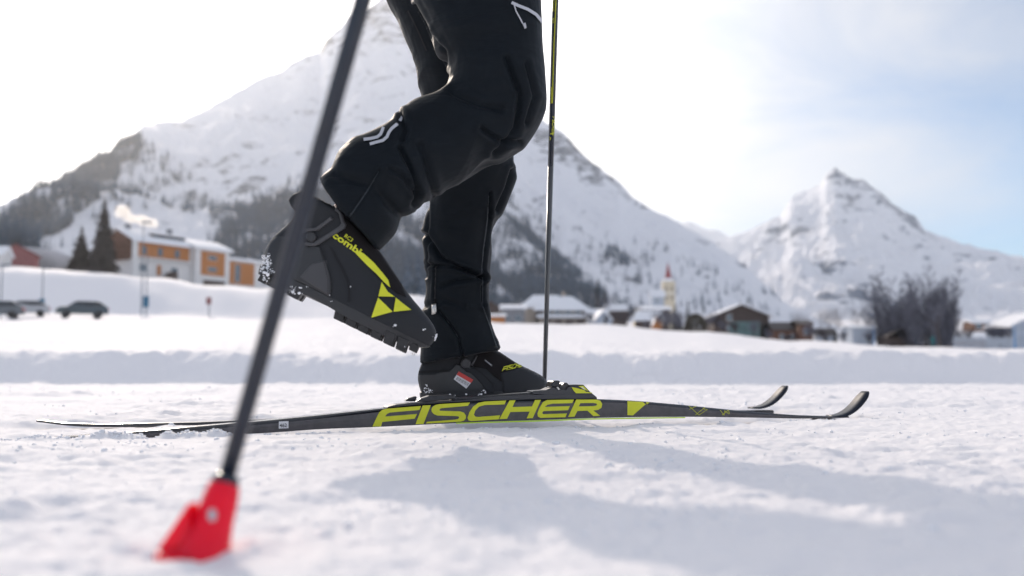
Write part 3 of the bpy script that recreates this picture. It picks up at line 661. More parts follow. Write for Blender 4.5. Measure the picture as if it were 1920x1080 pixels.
house('long_barn', 'long low barn with snowy roof and orange gable left of the church', 1190, 235, 5.2, 6, 2.4, 4.3, 'wood_dark', -22, 'x', 0.3, 0.5)
house('orange_hut', 'small orange-brown hut with pointed gable below the church', 1224, 228, 1.9, 4, 1.6, 3.4, 'wood_orange', 0, 'y', 0.15, 0.2)
house('dark_roof_house', 'house with wide dark eaves and snow roof just left of the church tower', 1207, 330, 8.5, 8, 6.6, 7.6, 'wood_dark', 0, 'x', 0.35, 0.8, [(2, 3), (5, 3)])
house('upper_chalet', 'small chalet with pale snowy gable on the slope left of the church', 1222, 400, 5.0, 7, 13.5, 16, 'wall_bluegrey', 0, 'x', 0.3, 0.6, [(2, 11)])
cx = W(1253, 450); ch = empty('church', (cx, 450, G(cx, 450))); tag(ch, 'cream church tower with slender red spire above the village', 'church')
zb = CH+450*elev(528)-G(cx, 450); hw = 2.7
part_box('tower', (-hw, hw, -hw, hw, -3, zb), 'wall_cream', ch)
V = []; n = 8
for z_, r_2 in ((zb, 3.0), (zb+1.5, 2.1), (zb+2.2, 1.45), (zb+8.9, 0.02)):
    for k in range(n): V.append((math.cos((k+.5)*math.pi/4)*r_2, math.sin((k+.5)*math.pi/4)*r_2, z_))
Fc = [(j*n+k, j*n+(k+1) % n, (j+1)*n+(k+1) % n, (j+1)*n+k) for j in range(3) for k in range(n)]
sp = mesh_obj('spire', V[8:], [tuple(i-8 for i in f) for f in Fc if min(f) >= 8], MAT['spire_red'], ch)
mesh_obj('spire_skirt', V[:16], [f for f in Fc if max(f) < 16], MAT['roof_snow'], ch)
for s in (-1.3, 1.3):
    for zz in (zb-4.2, zb-8.4): f = part_box('belfry_opening', (s-0.35, s+0.35, -hw-0.06, -hw+0.05, zz, zz+1.7), 'wood_dark', ch)
part_box('cornice', (-hw-.2, hw+.2, -hw-.2, hw+.2, zb-5.6, zb-5.2), 'trim_white', ch)
V, Fc = gable_body(13, 9, zb-18 if zb > 24 else 6, zb-13 if zb > 24 else 10, 'x'); fixn(mesh_obj('nave', [(a-15.5, b-3, c) for a, b, c in V], Fc, MAT['wall_cream'], ch))
# right of the church
x = W(1303, 165)
g = random.Random(8); V = []; Fc = []
for k in range(2600):
    a = g.uniform(0, 6.283); u = g.uniform(0, 1); z_ = 3.1*u; rr = 1.75*min(1, (1-u**3.5)**0.5*1.02)*(0.9+0.12*g.random()); s = 0.16
    c = Vector((math.cos(a)*rr, math.sin(a)*rr*0.8, z_)); i = len(V)
    d1 = Vector((g.uniform(-1, 1), g.uniform(-1, 1), g.uniform(-.3, 1))).normalized()*s*1.6; d2 = Vector((g.uniform(-1, 1), g.uniform(-1, 1), g.uniform(-1, 1))).normalized()*s
    V += [tuple(c-d1), tuple(c+d2), tuple(c+d1)]; Fc.append((i, i+1, i+2))
hb = mesh_obj('clipped_shrub', V, Fc, MAT['hedge_olive']); hb.location = (x, 165, G(x, 165)); tag(hb, 'rounded olive-brown clipped shrub at the snowfield edge right of the church', 'shrub')
house('green_chalet', 'brown chalet with snowy sloping roof and white-framed window behind the green netting', 1338, 190, 10.5, 8, 3.8, 5.9, 'wood_dark', 0, 'y', 0.25, 0.9, [(2.9, 2.9), (2.9, 0.9)], 0.8, 1.0)
nt = part_box('green_netting', (0, 5.2, 0, 0.15, -1, 2.6), 'green_net', None); nt.location = (W(1368, 176), 176, G(W(1368, 176), 176)); tag(nt, 'green safety netting along the front of the brown chalet', 'netting')
house('dark_cabin', 'low dark cabin between the clipped shrub and the brown chalet', 1322, 215, 4.5, 5, 3.0, 4.2, 'wood_dark', 0, 'x', 0.2, 0.4)
house('brown_lodge', 'brown timber lodge with low snowless roof right of the green netting', 1450, 180, 4.8, 6, 2.5, 3.8, 'wood_brown', 0, 'x', 0.08, 0.5, [(1.4, 0.6), (3.2, 0.6)], 0.7, 0.9, roofm='dark_roof')
house('tan_house', 'tan plastered house joined to the right of the brown lodge', 1497, 178, 2.4, 6, 3.5, 4.2, 'wood_brown', 0, 'x', 0.1, 0.4, [(1.2, 1.6)], 0.7, 0.9, roofm='dark_roof')
house('grey_cottage', 'grey cottage with dark roof among bare trees right of the tan house', 1528, 186, 3.6, 5, 1.9, 3.0, 'wall_bluegrey', 0, 'x', 0.15, 0.5, [(1.8, 0.4)], 0.8, 0.9, roofm='dark_roof')
house('pale_shed', 'pale flat-roofed shed left of the big bare tree', 1596, 165, 3.6, 5, 3.1, 3.5, 'wall_bluegrey', 0, 'x', 0.3, 0.5, [(2.6, 0.9)], 0.8, 1.2)
house('olive_barn', 'dark olive barn under the big bare trees', 1662, 160, 5.0, 5, 2.0, 3.3, 'wood_dark', 0, 'y', 0.1, 0.3, roofm='dark_roof')
house('snow_barn', 'barn with big rounded snow roof under the arching branch', 1722, 158, 4.6, 6, 1.0, 3.4, 'wood_brown', 0, 'x', 0.8, 0.3)
house('long_stable', 'long stable with shallow snow roof behind the picket fence', 1778, 170, 10.5, 6, 2.1, 3.0, 'wood_brown', 0, 'x', 0.25, 0.4)
house('small_lodge', 'small brown lodge with snow on its roof above the long stable', 1822, 215, 4.5, 5, 6.0, 6.6, 'wood_brown', 0, 'x', 0.35, 0.4, [(1.2, 4.8), (3.2, 4.8)])
house('blue_white_house', 'tall pale blue gabled building cut off by the right edge', 1893, 150, 8, 8, 3.6, 5.4, 'wall_bluegrey', 0, 'y', 0.3, 0.5, [(5, 1)])
# picket fence, blue marker pole
ft = empty('picket_fence', (W(1785, 140), 140, G(W(1785, 140), 140))); tag(ft, 'long pale picket fence at the right edge of the snowfield', 'fence')
for k in range(28): part_box('picket', (k*0.31, k*0.31+0.16, -0.05, 0.05, -0.6, 1.65+0.12*math.sin(k*1.7)), 'wall_bluegrey', ft)
part_box('rail', (-0.1, 8.7, 0.05, 0.12, 1.1, 1.25), 'wall_bluegrey', ft); part_box('rail', (-0.1, 8.7, 0.05, 0.12, 0.2, 0.35), 'wall_bluegrey', ft)
V, Fc = trunk_geo(3.6, 0.13, 8); bp = mesh_obj('marker_pole', V, Fc, MAT['pole_blue']); bp.location = (W(1899, 130), 130, G(W(1899, 130), 130)-0.1); tag(bp, 'bright blue marker pole at the right end of the picket fence', 'pole')
V, Fc = trunk_geo(3.4, 0.10, 8); bp = mesh_obj('marker_pole', V, Fc, MAT['pole_blue']); bp.location = (W(1636, 150), 150, G(W(1636, 150), 150)-0.1); tag(bp, 'short blue marker pole beside the pale flat-roofed shed', 'pole')
# trees round the village
for i, (px, d, h, sx, lab) in enumerate([
    (1738, 158, 12.6, 2.6, 'tall broad bare tree with dense grey-purple crown by the snow barn'),
    (1692, 162, 9.0, 2.4, 'dense bare tree in the middle of the dark bare-tree clump'),
    (1652, 166, 11.8, 2.2, 'tall bare tree at the left end of the dark bare-tree clump'),
    (1768, 156, 11.8, 1.6, 'bare tree with open twigs at the right end of the clump'),
    (1712, 170, 10.8, 2.0, 'bare tree at the back of the dark clump, between the two tallest')]):
    bare_tree(px, d, h, 0.42, 'brown_twig', lab, 20+i, 4, 4, sx=sx, r0=0.10, stems=7)
t = bare_tree(1760, 138, 7.2, 0.9, 'brown_twig', 'crooked dark tree with an arching branch over the barn', 61, 3, 3, r0=0.12)
for i, (px, d, h, lab) in enumerate([
    (1525, 200, 8.5, 'frosted bare tree above the grey cottage'), (1580, 195, 9.0, 'frosted bare tree just left of the pale shed'),
    (1608, 190, 9.5, 'frosted bare tree rising behind the pale flat-roofed shed'), (1555, 205, 7.0, 'low frosted bare tree between cottage and shed'),
    (1492, 210, 8.0, 'frosted bare tree behind the tan house')]):
    bare_tree(px, d, h, 0.7, 'frosted_twig', lab, 40+i, 5, 3, r0=0.08, sx=0.9)
for i, (px, d, h, lab) in enumerate([
    (1128, 300, 11.5, 'reddish-brown bare tree right of the guesthouse'), (1160, 262, 5.2, 'frosted low bare tree left of the long barn'),
    (1178, 258, 5.6, 'frosted bare tree beside the long barn'), (1148, 266, 5.0, 'frosted bare tree next to the rounded snow roof'),
    (1192, 300, 8.5, 'bare brown tree behind the long barn'), (1246, 215, 5.8, 'dark bare tree in front of the church tower'),
    (1262, 212, 5.0, 'dark bare shrub-like tree right below the church'), (1345, 172, 3.8, 'low bare tree before the brown chalet'),
    (1275, 200, 4.4, 'low dark bare tree left of the clipped shrub')]):
    bare_tree(px, d, h, 0.6, 'brown_twig' if i in (0, 4, 5, 6, 8) else 'frosted_twig', lab, 70+i, 4, 4, r0=0.07, sx=0.9)
for i, (px, d, h, m_, lab) in enumerate([
    (1108, 256, 4.0, 'frosted_twig', 'frosted low tree at the right corner of the guesthouse'), (1136, 252, 3.8, 'frosted_twig', 'frosted low tree in front of the rounded snow roof'),
    (1170, 240, 4.2, 'frosted_twig', 'frosted low tree at the left end of the long barn'), (1210, 224, 2.6, 'brown_twig', 'low brown bare tree before the long barn'),
    (1236, 220, 5.2, 'brown_twig', 'dark bare tree just right of the small pointed hut'), (1254, 205, 3.8, 'brown_twig', 'brown bare tree at the foot of the church tower'),
    (1270, 190, 3.2, 'brown_twig', 'low brown tree at the field edge below the church'), (1330, 170, 4.2, 'brown_twig', 'brown bare tree between clipped shrub and brown chalet'),
    (1356, 168, 3.0, 'brown_twig', 'low brown tree before the white-framed window'), (1376, 160, 2.6, 'frosted_twig', 'small frosted tree in front of the green netting'),
    (1412, 164, 3.4, 'brown_twig', 'brown bare tree at the right end of the green netting'), (1440, 166, 2.6, 'brown_twig', 'low brown tree at the left corner of the brown lodge'),
    (1476, 164, 2.0, 'frosted_twig', 'small frosted tree before the brown lodge'), (1515, 168, 3.6, 'brown_twig', 'brown bare tree right of the tan house'),
    (1545, 162, 3.0, 'frosted_twig', 'small frosted tree before the grey cottage'), (1575, 160, 2.6, 'brown_twig', 'low brown tree left of the pale shed'),
    (1628, 156, 3.2, 'brown_twig', 'brown bare tree at the blue marker by the pale shed'), (1808, 160, 4.0, 'frosted_twig', 'frosted tree above the long stable roof')]):
    bare_tree(px, d, h, 0.7, m_, lab, 120+i, 4, 4, r0=0.05, sx=1.0)
x = W(1870, 165); sb = bare_tree(1872, 150, 4.2, 0.9, 'brown_twig', 'dense dark brown bush on the right behind the picket fence', 90, 5, 4, sx=1.3, r0=0.06, name='bare_bush'); sb['category'] = 'bush'
for i, (px, d, h, r, m, lab) in enumerate([
    (1120, 310, 15.5, 2.6, 'conifer_dark', 'tall dark conifer at the left of the trees beyond the guesthouse'), (1134, 316, 13.0, 2.3, 'conifer_dark', 'dark conifer second from the guesthouse side'),
    (1153, 320, 9.5, 2.0, 'conifer_dark', 'dark conifer over the white house roof'), (1164, 322, 8.6, 1.9, 'conifer_dark', 'small dark conifer right of that over the white house'),
    (1266, 260, 8.5, 2.0, 'conifer_dark', 'dark green conifer touching the right side of the church tower'), (1274, 262, 6.6, 1.8, 'conifer_dark', 'lower dark conifer just right of the church'),
    (1289, 265, 9.3, 1.8, 'conifer_dark', 'slim tall conifer between church and clipped shrub'), (1319, 240, 7.3, 1.5, 'conifer_dark', 'thin dark conifer behind the clipped shrub'),
    (1387, 235, 9.6, 1.5, 'conifer_dark', 'thin conifer rising behind the brown chalet ridge'), (1401, 236, 10.2, 1.8, 'conifer_dark', 'tallest dark conifer behind the green netting'),
    (1409, 238, 9.4, 1.8, 'conifer_dark', 'dark conifer right of the tallest behind the netting'), (1430, 172, 4.0, 1.3, 'conifer_dark', 'dark green conifer left of the brown lodge'),
    (1564, 176, 3.4, 0.8, 'conifer_dark', 'small dark conifer right of the grey cottage'), (1586, 178, 3.4, 0.9, 'conifer_dark', 'small dark conifer beside the pale shed'),
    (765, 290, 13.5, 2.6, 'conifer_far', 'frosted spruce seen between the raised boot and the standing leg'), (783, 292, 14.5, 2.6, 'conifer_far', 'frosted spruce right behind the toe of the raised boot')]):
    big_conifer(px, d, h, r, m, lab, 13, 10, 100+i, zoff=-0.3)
# ---------------------------------------------------------------- cars, lamp posts, signs, people
def car(px, d, yaw, body, label):
    x = W(px, d); t = empty('parked_car', (x, d, G(x, d)+0.05), R(yaw)); tag(t, label, 'car', 'cars on the road by the embankment')
    prof = [(-2.1, 0.35), (-2.12, 0.75), (-1.9, 0.95), (-1.2, 1.02), (-0.6, 1.45), (1.3, 1.5), (1.95, 1.05), (2.12, 0.9), (2.12, 0.35)]
    V = []; 
    for s, k in ((-0.86, 1), (0.86, 1)):
        for (a, z) in prof: V.append((a, s*(0.84 if z > 1.1 else 1), z))
    n = len(prof); Fc = [tuple(range(n)), tuple(range(2*n-1, n-1, -1))]+[(i, (i+1) % n, n+(i+1) % n, n+i) for i in range(n)]
    o = fixn(mesh_obj('body', V, Fc, MAT[body], t)); b = o.modifiers.new('b', 'BEVEL'); b.width = 0.07; b.segments = 2
    for s in (-1, 1):
        V = [(-1.1, s*.80, 1.04), (1.75, s*.80, 1.06), (1.25, s*.735, 1.44), (-0.58, s*.735, 1.40)]; V += [(a, b*1.03, c) for a, b, c in V]
        fixn(mesh_obj('side_window', V, [(0, 1, 2, 3), (4, 5, 6, 7), (0, 1, 5, 4), (1, 2, 6, 5), (2, 3, 7, 6), (3, 0, 4, 7)], MAT['car_glass'], t))
    for nm, pts in (('windscreen', [(-1.22, 1.05), (-0.66, 1.45)]), ('rear_window', [(1.9, 1.08), (1.36, 1.47)])):
        (a, z), (a2, z2) = pts; o_ = -0.03 if nm == 'windscreen' else 0.03
        V = [(a+o_, -.72, z), (a+o_, .72, z), (a2+o_, .64, z2), (a2+o_, -.64, z2)]; V += [(p-o_*.8, q, r) for p, q, r in V]
        fixn(mesh_obj(nm, V, [(0, 1, 2, 3), (4, 5, 6, 7), (0, 1, 5, 4), (1, 2, 6, 5), (2, 3, 7, 6), (3, 0, 4, 7)], MAT['car_glass'], t))
    for a in (-1.3, 1.3):
        for s in (-0.8, 0.8):
            V = []; n = 14
            for q in (-0.11, 0.11):
                for k in range(n): V.append((a+math.cos(k*6.283/n)*.33, s+q, .33+math.sin(k*6.283/n)*.33))
            fixn(mesh_obj('wheel', V, [tuple(range(n)), tuple(range(n, 2*n))]+[(i, (i+1) % n, n+(i+1) % n, n+i) for i in range(n)], MAT['boot_rubber'], t))
    for s in (-0.6, 0.6):
        part_box('headlight', (-2.16, -2.05, s-.18, s+.18, .68, .82), 'metal', t); part_box('tail_light', (2.06, 2.16, s-.18, s+.18, .78, .92), 'sticker_red', t)
    part_box('snow_cover', (-0.5, 1.2, -.62, .62, 1.505, 1.56), 'roof_snow', t)
    return t
mat('car_dark', (0.035, 0.055, 0.065), 0.2, coat=1.0); mat('car_grey', (0.10, 0.11, 0.12), 0.2, coat=1.0); mat('car_silver', (0.42, 0.43, 0.45), 0.2, coat=1.0)
mat('car_glass', (0.015, 0.02, 0.025), 0.05, spec=0.9)
car(155, 88, 28, 'car_dark', 'dark green-grey car half behind a snowdrift on the road')
car(-6, 84, 20, 'car_grey', 'dark grey car cut off by the left edge')
car(48, 92, 24, 'car_silver', 'silver car glinting in the sun beside the dark grey one')
def lamp(px, d, h, label, head=True, box_=None):
    x = W(px, d); t = empty('street_lamp' if head else 'sign_post', (x, d, G(x, d)-0.1)); tag(t, label, 'street lamp' if head else 'sign post')
    V, Fc = trunk_geo(h, 0.075, 8); V = [(a*(1 if c < 1 else 3.2), b*(1 if c < 1 else 3.2), c) for a, b, c in V]; mesh_obj('post', V, Fc, MAT['steel_post'], t)
    if head: part_box('lamp_head', (-0.1, 0.75, -0.13, 0.13, h-0.05, h+0.12), 'steel_post', t)
    if box_: part_box('blue_sign', (-0.28, 0.28, -0.14, -0.06, box_[0], box_[1]), 'sign_blue', t)
lamp(80, 95, 4.6, 'thin lamp post with a small blue sign left of the parked dark car', True, (0.8, 1.7))
lamp(266, 95, 9.0, 'tall lamp post in front of the hotel facade')
lamp(275, 97, 6.0, 'slimmer post with blue sign right beside the tall lamp post', False, (0.8, 1.9))
lamp(3, 90, 5.0, 'lamp post at the very left edge above the grey car')
lamp(393, 98, 2.1, 'short sign post standing alone on the snow right of the lamp posts', False)
part = part_box('notice_board', (-0.25, 0.25, -0.1, -0.06, 1.3, 2.0), 'barn_red', None); part.location = (W(393, 98), 97.9, G(W(393, 98), 98)-0.1); tag(part, 'small reddish board on the short sign post by the snow bank', 'sign')
def skin_body(name, nodes, edges, m, parent=None, sub=1, root=0):
    me = bpy.data.meshes.new(name); me.from_pydata([n[0] for n in nodes], edges, []); o = bpy.data.objects.new(name, me); COL.objects.link(o)
    sk = o.modifiers.new('s', 'SKIN'); sk.use_smooth_shade = True
    for i, n in enumerate(nodes):
        r = n[1]; me.skin_vertices[0].data[i].radius = r if isinstance(r, tuple) else (r, r)
    me.skin_vertices[0].data[root].use_root = True
    ss = o.modifiers.new('u', 'SUBSURF'); ss.levels = sub; ss.render_levels = sub
    dg = bpy.context.evaluated_depsgraph_get(); dg.update(); m2 = bpy.data.meshes.new_from_object(o.evaluated_get(dg))
    o.modifiers.clear(); o.data = m2; m2.materials.clear(); m2.materials.append(m); m2.polygons.foreach_set('use_smooth', [True]*len(m2.polygons))
    if parent: o.parent = parent
    return o
def far_person(px, d, top, label):
    x = W(px, d)
    nodes = [((0, 0, .95), (.15, .11)), ((0, 0, 1.2), (.14, .10)), ((0, 0, 1.42), (.16, .10)), ((0, 0, 1.52), .055), ((0, 0, 1.66), (.085, .10)), ((0, 0, 1.74), .07),
             ((-.2, 0, 1.40), .055), ((-.27, .05, 1.15), .045), ((-.25, -.1, .95), .038), ((.2, 0, 1.40), .055), ((.27, .05, 1.15), .045), ((.25, -.1, .95), .038),
             ((-.1, 0, .85), .09), ((-.11, .03, .48), .065), ((-.12, .0, .06), .05), ((-.12, -.14, .04), .04), ((.1, 0, .85), .09), ((.12, -.06, .48), .065), ((.12, .05, .06), .05), ((.12, -.1, .04), .04)]
    ed = [(0, 1), (1, 2), (2, 3), (3, 4), (4, 5), (2, 6), (6, 7), (7, 8), (2, 9), (9, 10), (10, 11), (0, 12), (12, 13), (13, 14), (14, 15), (0, 16), (16, 17), (17, 18), (18, 19)]
    o = skin_body('person', nodes, ed, MAT[top]); o.location = (x, d, G(x, d)); tag(o, label, 'person')
mat('teal_cloth', (0.01, 0.16, 0.17), 0.8); mat('dark_cloth', (0.05, 0.045, 0.05), 0.8)
far_person(1746, 140, 'teal_cloth', 'distant person in teal clothes standing under the arching tree')
far_person(1734, 142, 'dark_cloth', 'distant person in dark clothes left of the one in teal')
# chimney smoke above the hotel
g = random.Random(2); bm = bmesh.new()
for k in range(16):
    f = k/15; c = Vector((f*9-0.5+g.uniform(-.4, .4), g.uniform(-.5, .5), 2.3-2.2*(f**0.8)+g.uniform(-.5, .5)+1.6*math.exp(-((f-.12)/.12)**2)))
    bmesh.ops.create_icosphere(bm, subdivisions=2, radius=g.uniform(1.0, 1.6)*(1-0.3*f), matrix=Matrix.Translation(c))
me = bpy.data.meshes.new('chimney_smoke'); bm.to_mesh(me); bm.free(); so = bpy.data.objects.new('chimney_smoke', me); COL.objects.link(so)
so.location = P(222, 420, 232); rm = so.modifiers.new('r', 'REMESH'); rm.mode = 'VOXEL'; rm.voxel_size = 0.3
m = bpy.data.materials.new('steam'); m.use_nodes = True; t = m.node_tree; t.nodes.clear()
vv = N(t, 'ShaderNodeVolumePrincipled', {'Color': (1, 0.98, 0.95, 1), 'Density': 0.55, 'Anisotropy': 0.55}); N(t, 'ShaderNodeOutputMaterial', {'Volume': vv.outputs[0]})
me.materials.append(m); tag(so, 'bright sunlit puff of chimney steam drifting over the hotel roof', 'smoke', kind='stuff')
#@@SKIER
# ---------------------------------------------------------------- skis
def plane_pt(px, py, A, B, w=0.0):      # point seen at px,py on the vertical plane through A,B shifted w away from the camera
    d = ray(px, py); ax, ay = A; bx, by = B; L = math.hypot(bx-ax, by-ay); nx, ny = -(by-ay)/L, (bx-ax)/L
    t = ((ax+nx*w)*nx+(ay+ny*w)*ny)/(d.x*nx+d.y*ny)
    return Vector((d.x*t, d.y*t, CH+d.z*t))
def sparam(p, A, B):
    L = math.hypot(B[0]-A[0], B[1]-A[1]); return ((p.x-A[0])*(B[0]-A[0])+(p.y-A[1])*(B[1]-A[1]))/L
def ski(A, B, topc, botc, width, tipfn, label):
    """topc/botc: (s,z) samples of the near side"""
    L = math.hypot(B[0]-A[0], B[1]-A[1]); dx, dy = (B[0]-A[0])/L, (B[1]-A[1])/L; nx, ny = -dy, dx
    root = empty('cross_country_ski', (A[0], A[1], 0), math.atan2(dy, dx)); tag(root, label, 'ski', 'cross-country skis on the snow')
    ss = np.linspace(topc[0][0], botc[-1][0], 150)
    zt = np.interp(ss, [p[0] for p in topc], [p[1] for p in topc]); zb = np.interp(ss, [p[0] for p in botc], [p[1] for p in botc])
    sm = np.hanning(9); sm /= sm.sum()
    zt = np.convolve(np.pad(zt, 4, mode='edge'), sm, 'valid'); zb = np.convolve(np.pad(zb, 4, mode='edge'), sm, 'valid'); zt = np.maximum(zt, zb+0.003)
    V = []; Fs = []; Ft = []
    m = 8
    for i, s in enumerate(ss):
        w = width; b = min(0.006, (zt[i]-zb[i])*0.35)
        V += [(s, 0, zb[i]), (s, -0.0006, zb[i]+(zt[i]-zb[i])*0.5), (s, 0.0004, zt[i]-b), (s, b*0.9, zt[i]), (s, w-b*.9, zt[i]), (s, w, zt[i]-b), (s, w, zb[i]), (s, w/2, zb[i]+.0005)]
    side = []; top = []; bot = []
    for i in range(len(ss)-1):
        a = i*m; c = a+m
        for k in range(m):
            f = (a+k, c+k, c+(k+1) % m, a+(k+1) % m)
            (top if k in (2, 3, 4) else bot if k in (6, 7) else side).append(f)
    side.append(tuple(range(m))); side.append(tuple((len(ss)-1)*m+k for k in range(m)))
    o = mesh_obj('sidewall', V, side, MAT['ski_side'], root)
    o2 = mesh_obj('top_sheet', V, top, MAT['ski_top'], root, True); o3 = mesh_obj('running_base', V, bot, MAT['ski_base'], root)
    for q in (o, o2, o3):
        b = bmesh.new(); b.from_mesh(q.data); bmesh.ops.delete(b, geom=[v for v in b.verts if not v.link_faces], context='VERTS'); bmesh.ops.recalc_face_normals(b, faces=b.faces); b.to_mesh(q.data); b.free()
    # shovel (upturned tip)
    V = []; Fc = []; n = 22; pts = tipfn()
    for j, (s, z, ns, nz_, wf, th) in enumerate(pts):
        w0 = width/2*(1-wf); w1 = width-w0
        for (q, e) in ((w0, 0), ((w0+w1)/2, 0), (w1, 0), (w1, 1), ((w0+w1)/2, 1), (w0, 1)):
            V.append((s+ns*th*e, q, z+nz_*th*e))
    for j in range(len(pts)-1):
        for k in range(6): Fc.append((j*6+k, j*6+(k+1) % 6, (j+1)*6+(k+1) % 6, (j+1)*6+k))
    Fc.append(tuple(range(6))); Fc.append(tuple((len(pts)-1)*6+k for k in range(6)))
    tp = fixn(mesh_obj('ski_tip', V, Fc, MAT['ski_tip'], root, True))
    return root, L, tp
def tip_curve(s0, z0, run, rise, th=0.0038, w_end=0.55):
    out = []
    for j in range(24):
        u = j/23; s = s0+run*(u**0.85); z = z0+rise*(u**1.9)
        du = 0.01; s2 = s0+run*((u+du)**0.85); z2 = z0+rise*((u+du)**1.9); tx, tz = s2-s, z2-z; l = math.hypot(tx, tz)
        wf = 1.0 if u < 0.8 else math.sqrt(max(0.02, 1-((u-0.8)/0.2)**2*(1-w_end*w_end)))
        out.append((s, z, -tz/l, tx/l, wf, th*(1-0.55*u)))
    return out
near_top = [(60, 824), (235, 812), (300, 806), (400, 797.5), (500, 789), (600, 779), (700, 768), (800, 757.5), (900, 752), (1000, 749), (1123, 748.5), (1200, 752), (1300, 761), (1400, 771.5), (1500, 779), (1560, 781), (1592, 780.5)]
near_bot = [(60, 826.5), (235, 823), (300, 820), (400, 816.5), (500, 812), (600, 804.5), (700, 801), (800, 796), (900, 791), (1000, 788), (1100, 784), (1200, 782), (1300, 781.5), (1400, 783), (1500, 785), (1560, 784.5), (1592, 783)]
def conv(lst, A, B, dz=0.0):
    out = []
    for px, py in lst:
        p = plane_pt(px, py, A, B); out.append((sparam(p, A, B), p.z+dz))
    return out
tn, bn = conv(near_top, NA, NB), conv(near_bot, NA, NB)
skiN, LN, _ = ski(NA, NB, tn, bn, 0.044, lambda: tip_curve(bn[-1][0]-0.03, bn[-1][1]+0.0005, 0.098, 0.058), 'empty nearer black ski with large lime lettering along its side')
far_top = [(-0.0, 0.0185), (0.03, 0.0125), (0.07, 0.0085), (0.12, 0.0065), (0.3, 0.006), (0.6, 0.013), (0.85, 0.020), (1.1, 0.019), (1.4, 0.010), (1.7, 0.006)]
far_bot = [(-0.0, 0.0155), (0.03, 0.0085), (0.07, 0.0035), (0.12, 0.0005), (0.3, -0.003), (0.6, -0.008), (0.85, -0.009), (1.1, -0.008), (1.4, -0.006), (1.7, -0.0025)]
LF = math.hypot(FB[0]-FA[0], FB[1]-FA[1])
skiF, LF, _ = ski(FA, FB, far_top, [(s, z) if s < 1.6 else (LF, z) for s, z in far_bot], 0.044, lambda: tip_curve(LF-0.05, 0.010, 0.105, 0.058), 'farther black ski under the standing boot, its tail and tip showing')
# lettering and marks on the near side of the near ski
def tess(polys, maxe):
    """polys: list of loops (first outer, others holes) -> subdivided 2D triangles"""
    vs = []; 
    for l in polys: vs += [Vector((p[0], p[1], 0)) for p in l]
    tr = tessellate_polygon([[Vector((p[0], p[1], 0)) for p in l] for l in polys])
    b = bmesh.new(); bv = [b.verts.new(v) for v in vs]
    for t_ in tr:
        try: b.faces.new([bv[i] for i in t_])
        except ValueError: pass
    for _ in range(7):
        es = [e for e in b.edges if e.calc_length() > maxe]
        if not es: break
        bmesh.ops.subdivide_edges(b, edges=es, cuts=1); bmesh.ops.triangulate(b, faces=b.faces)
    return b
def smooth_loop(l, it=2):      # round the corners flagged by a third value
    return [(p[0], p[1]) for p in l]
def stroke(pts, w, closed=False):
    n = len(pts); Lf = []; Rt = []
    for i in range(n):
        p = Vector(pts[i][:2]); a = Vector(pts[max(0, i-1)][:2]); b = Vector(pts[min(n-1, i+1)][:2])
        d1 = (p-a).normalized() if i > 0 else (b-p).normalized(); d2 = (b-p).normalized() if i < n-1 else d1
        d = (d1+d2).normalized() if (d1+d2).length > 1e-6 else d1; k = w/2/max(0.5, d.dot(d1)); nn = Vector((-d.y, d.x))*k
        Lf.append(tuple(p+nn)); Rt.append(tuple(p-nn))
    return Lf+Rt[::-1]
def cz(l, s, ox, oy): return [(p[0]/s+ox, p[1]/s+oy) for p in l]
def circle(cx, cy, r, n=28, ry=None): return [(cx+r*math.cos(k*6.2832/n), cy+(ry or r)*math.sin(k*6.2832/n)) for k in range(n)]
c8 = lambda l: cz(l, 8.0, 690, 730); c3 = lambda l: cz(l, 4.571, 760, 640); c7 = lambda l: cz(l, 3.4286, 1100, 700)
FISCH = [
 [c8([(65, 558), (150, 380), (175, 340), (215, 308), (270, 292), (795, 250), (770, 310), (330, 348), (285, 368), (255, 408), (735, 370), (700, 440), (215, 490), (195, 558)])],
 [c8([(820, 243), (942, 238), (832, 520), (712, 524)])],
 [c8([(1530, 197), (1500, 248), (1110, 282), (1080, 292), (1070, 312), (1085, 322), (1380, 330), (1440, 350), (1470, 395), (1465, 440), (1440, 470), (1390, 483), (868, 513), (885, 487), (1300, 455), (1350, 445), (1368, 425), (1360, 408), (1340, 402), (1040, 393), (985, 370), (955, 335), (950, 300), (970, 260), (1010, 235), (1070, 222)])],
 [c3([(865, 507), (680, 516), (625, 528), (580, 560), (548, 610), (533, 655), (540, 676), (562, 684), (800, 668), (813, 634), (622, 648), (600, 645), (588, 628), (600, 592), (632, 560), (680, 546), (850, 541)])],
 [c3([(893, 507), (945, 505), (918, 563), (1085, 558), (1112, 503), (1162, 502), (1092, 658), (1040, 660), (1066, 602), (900, 606), (872, 664), (805, 667)])],
 [c3([(1215, 503), (1445, 499), (1430, 530), (1262, 534), (1220, 543), (1195, 562), (1410, 555), (1395, 590), (1184, 598), (1172, 614), (1182, 624), (1385, 618), (1372, 650), (1160, 656), (1136, 645), (1132, 618), (1150, 570), (1180, 520)])],
 [c3([(1465, 499), (1640, 499), (1672, 510), (1688, 538), (1680, 570), (1655, 587), (1612, 593), (1670, 638), (1612, 641), (1560, 594), (1475, 597), (1450, 645), (1395, 648)]), c3([(1500, 530), (1612, 528), (1636, 532), (1645, 541), (1634, 551), (1612, 555), (1487, 558)])],
]
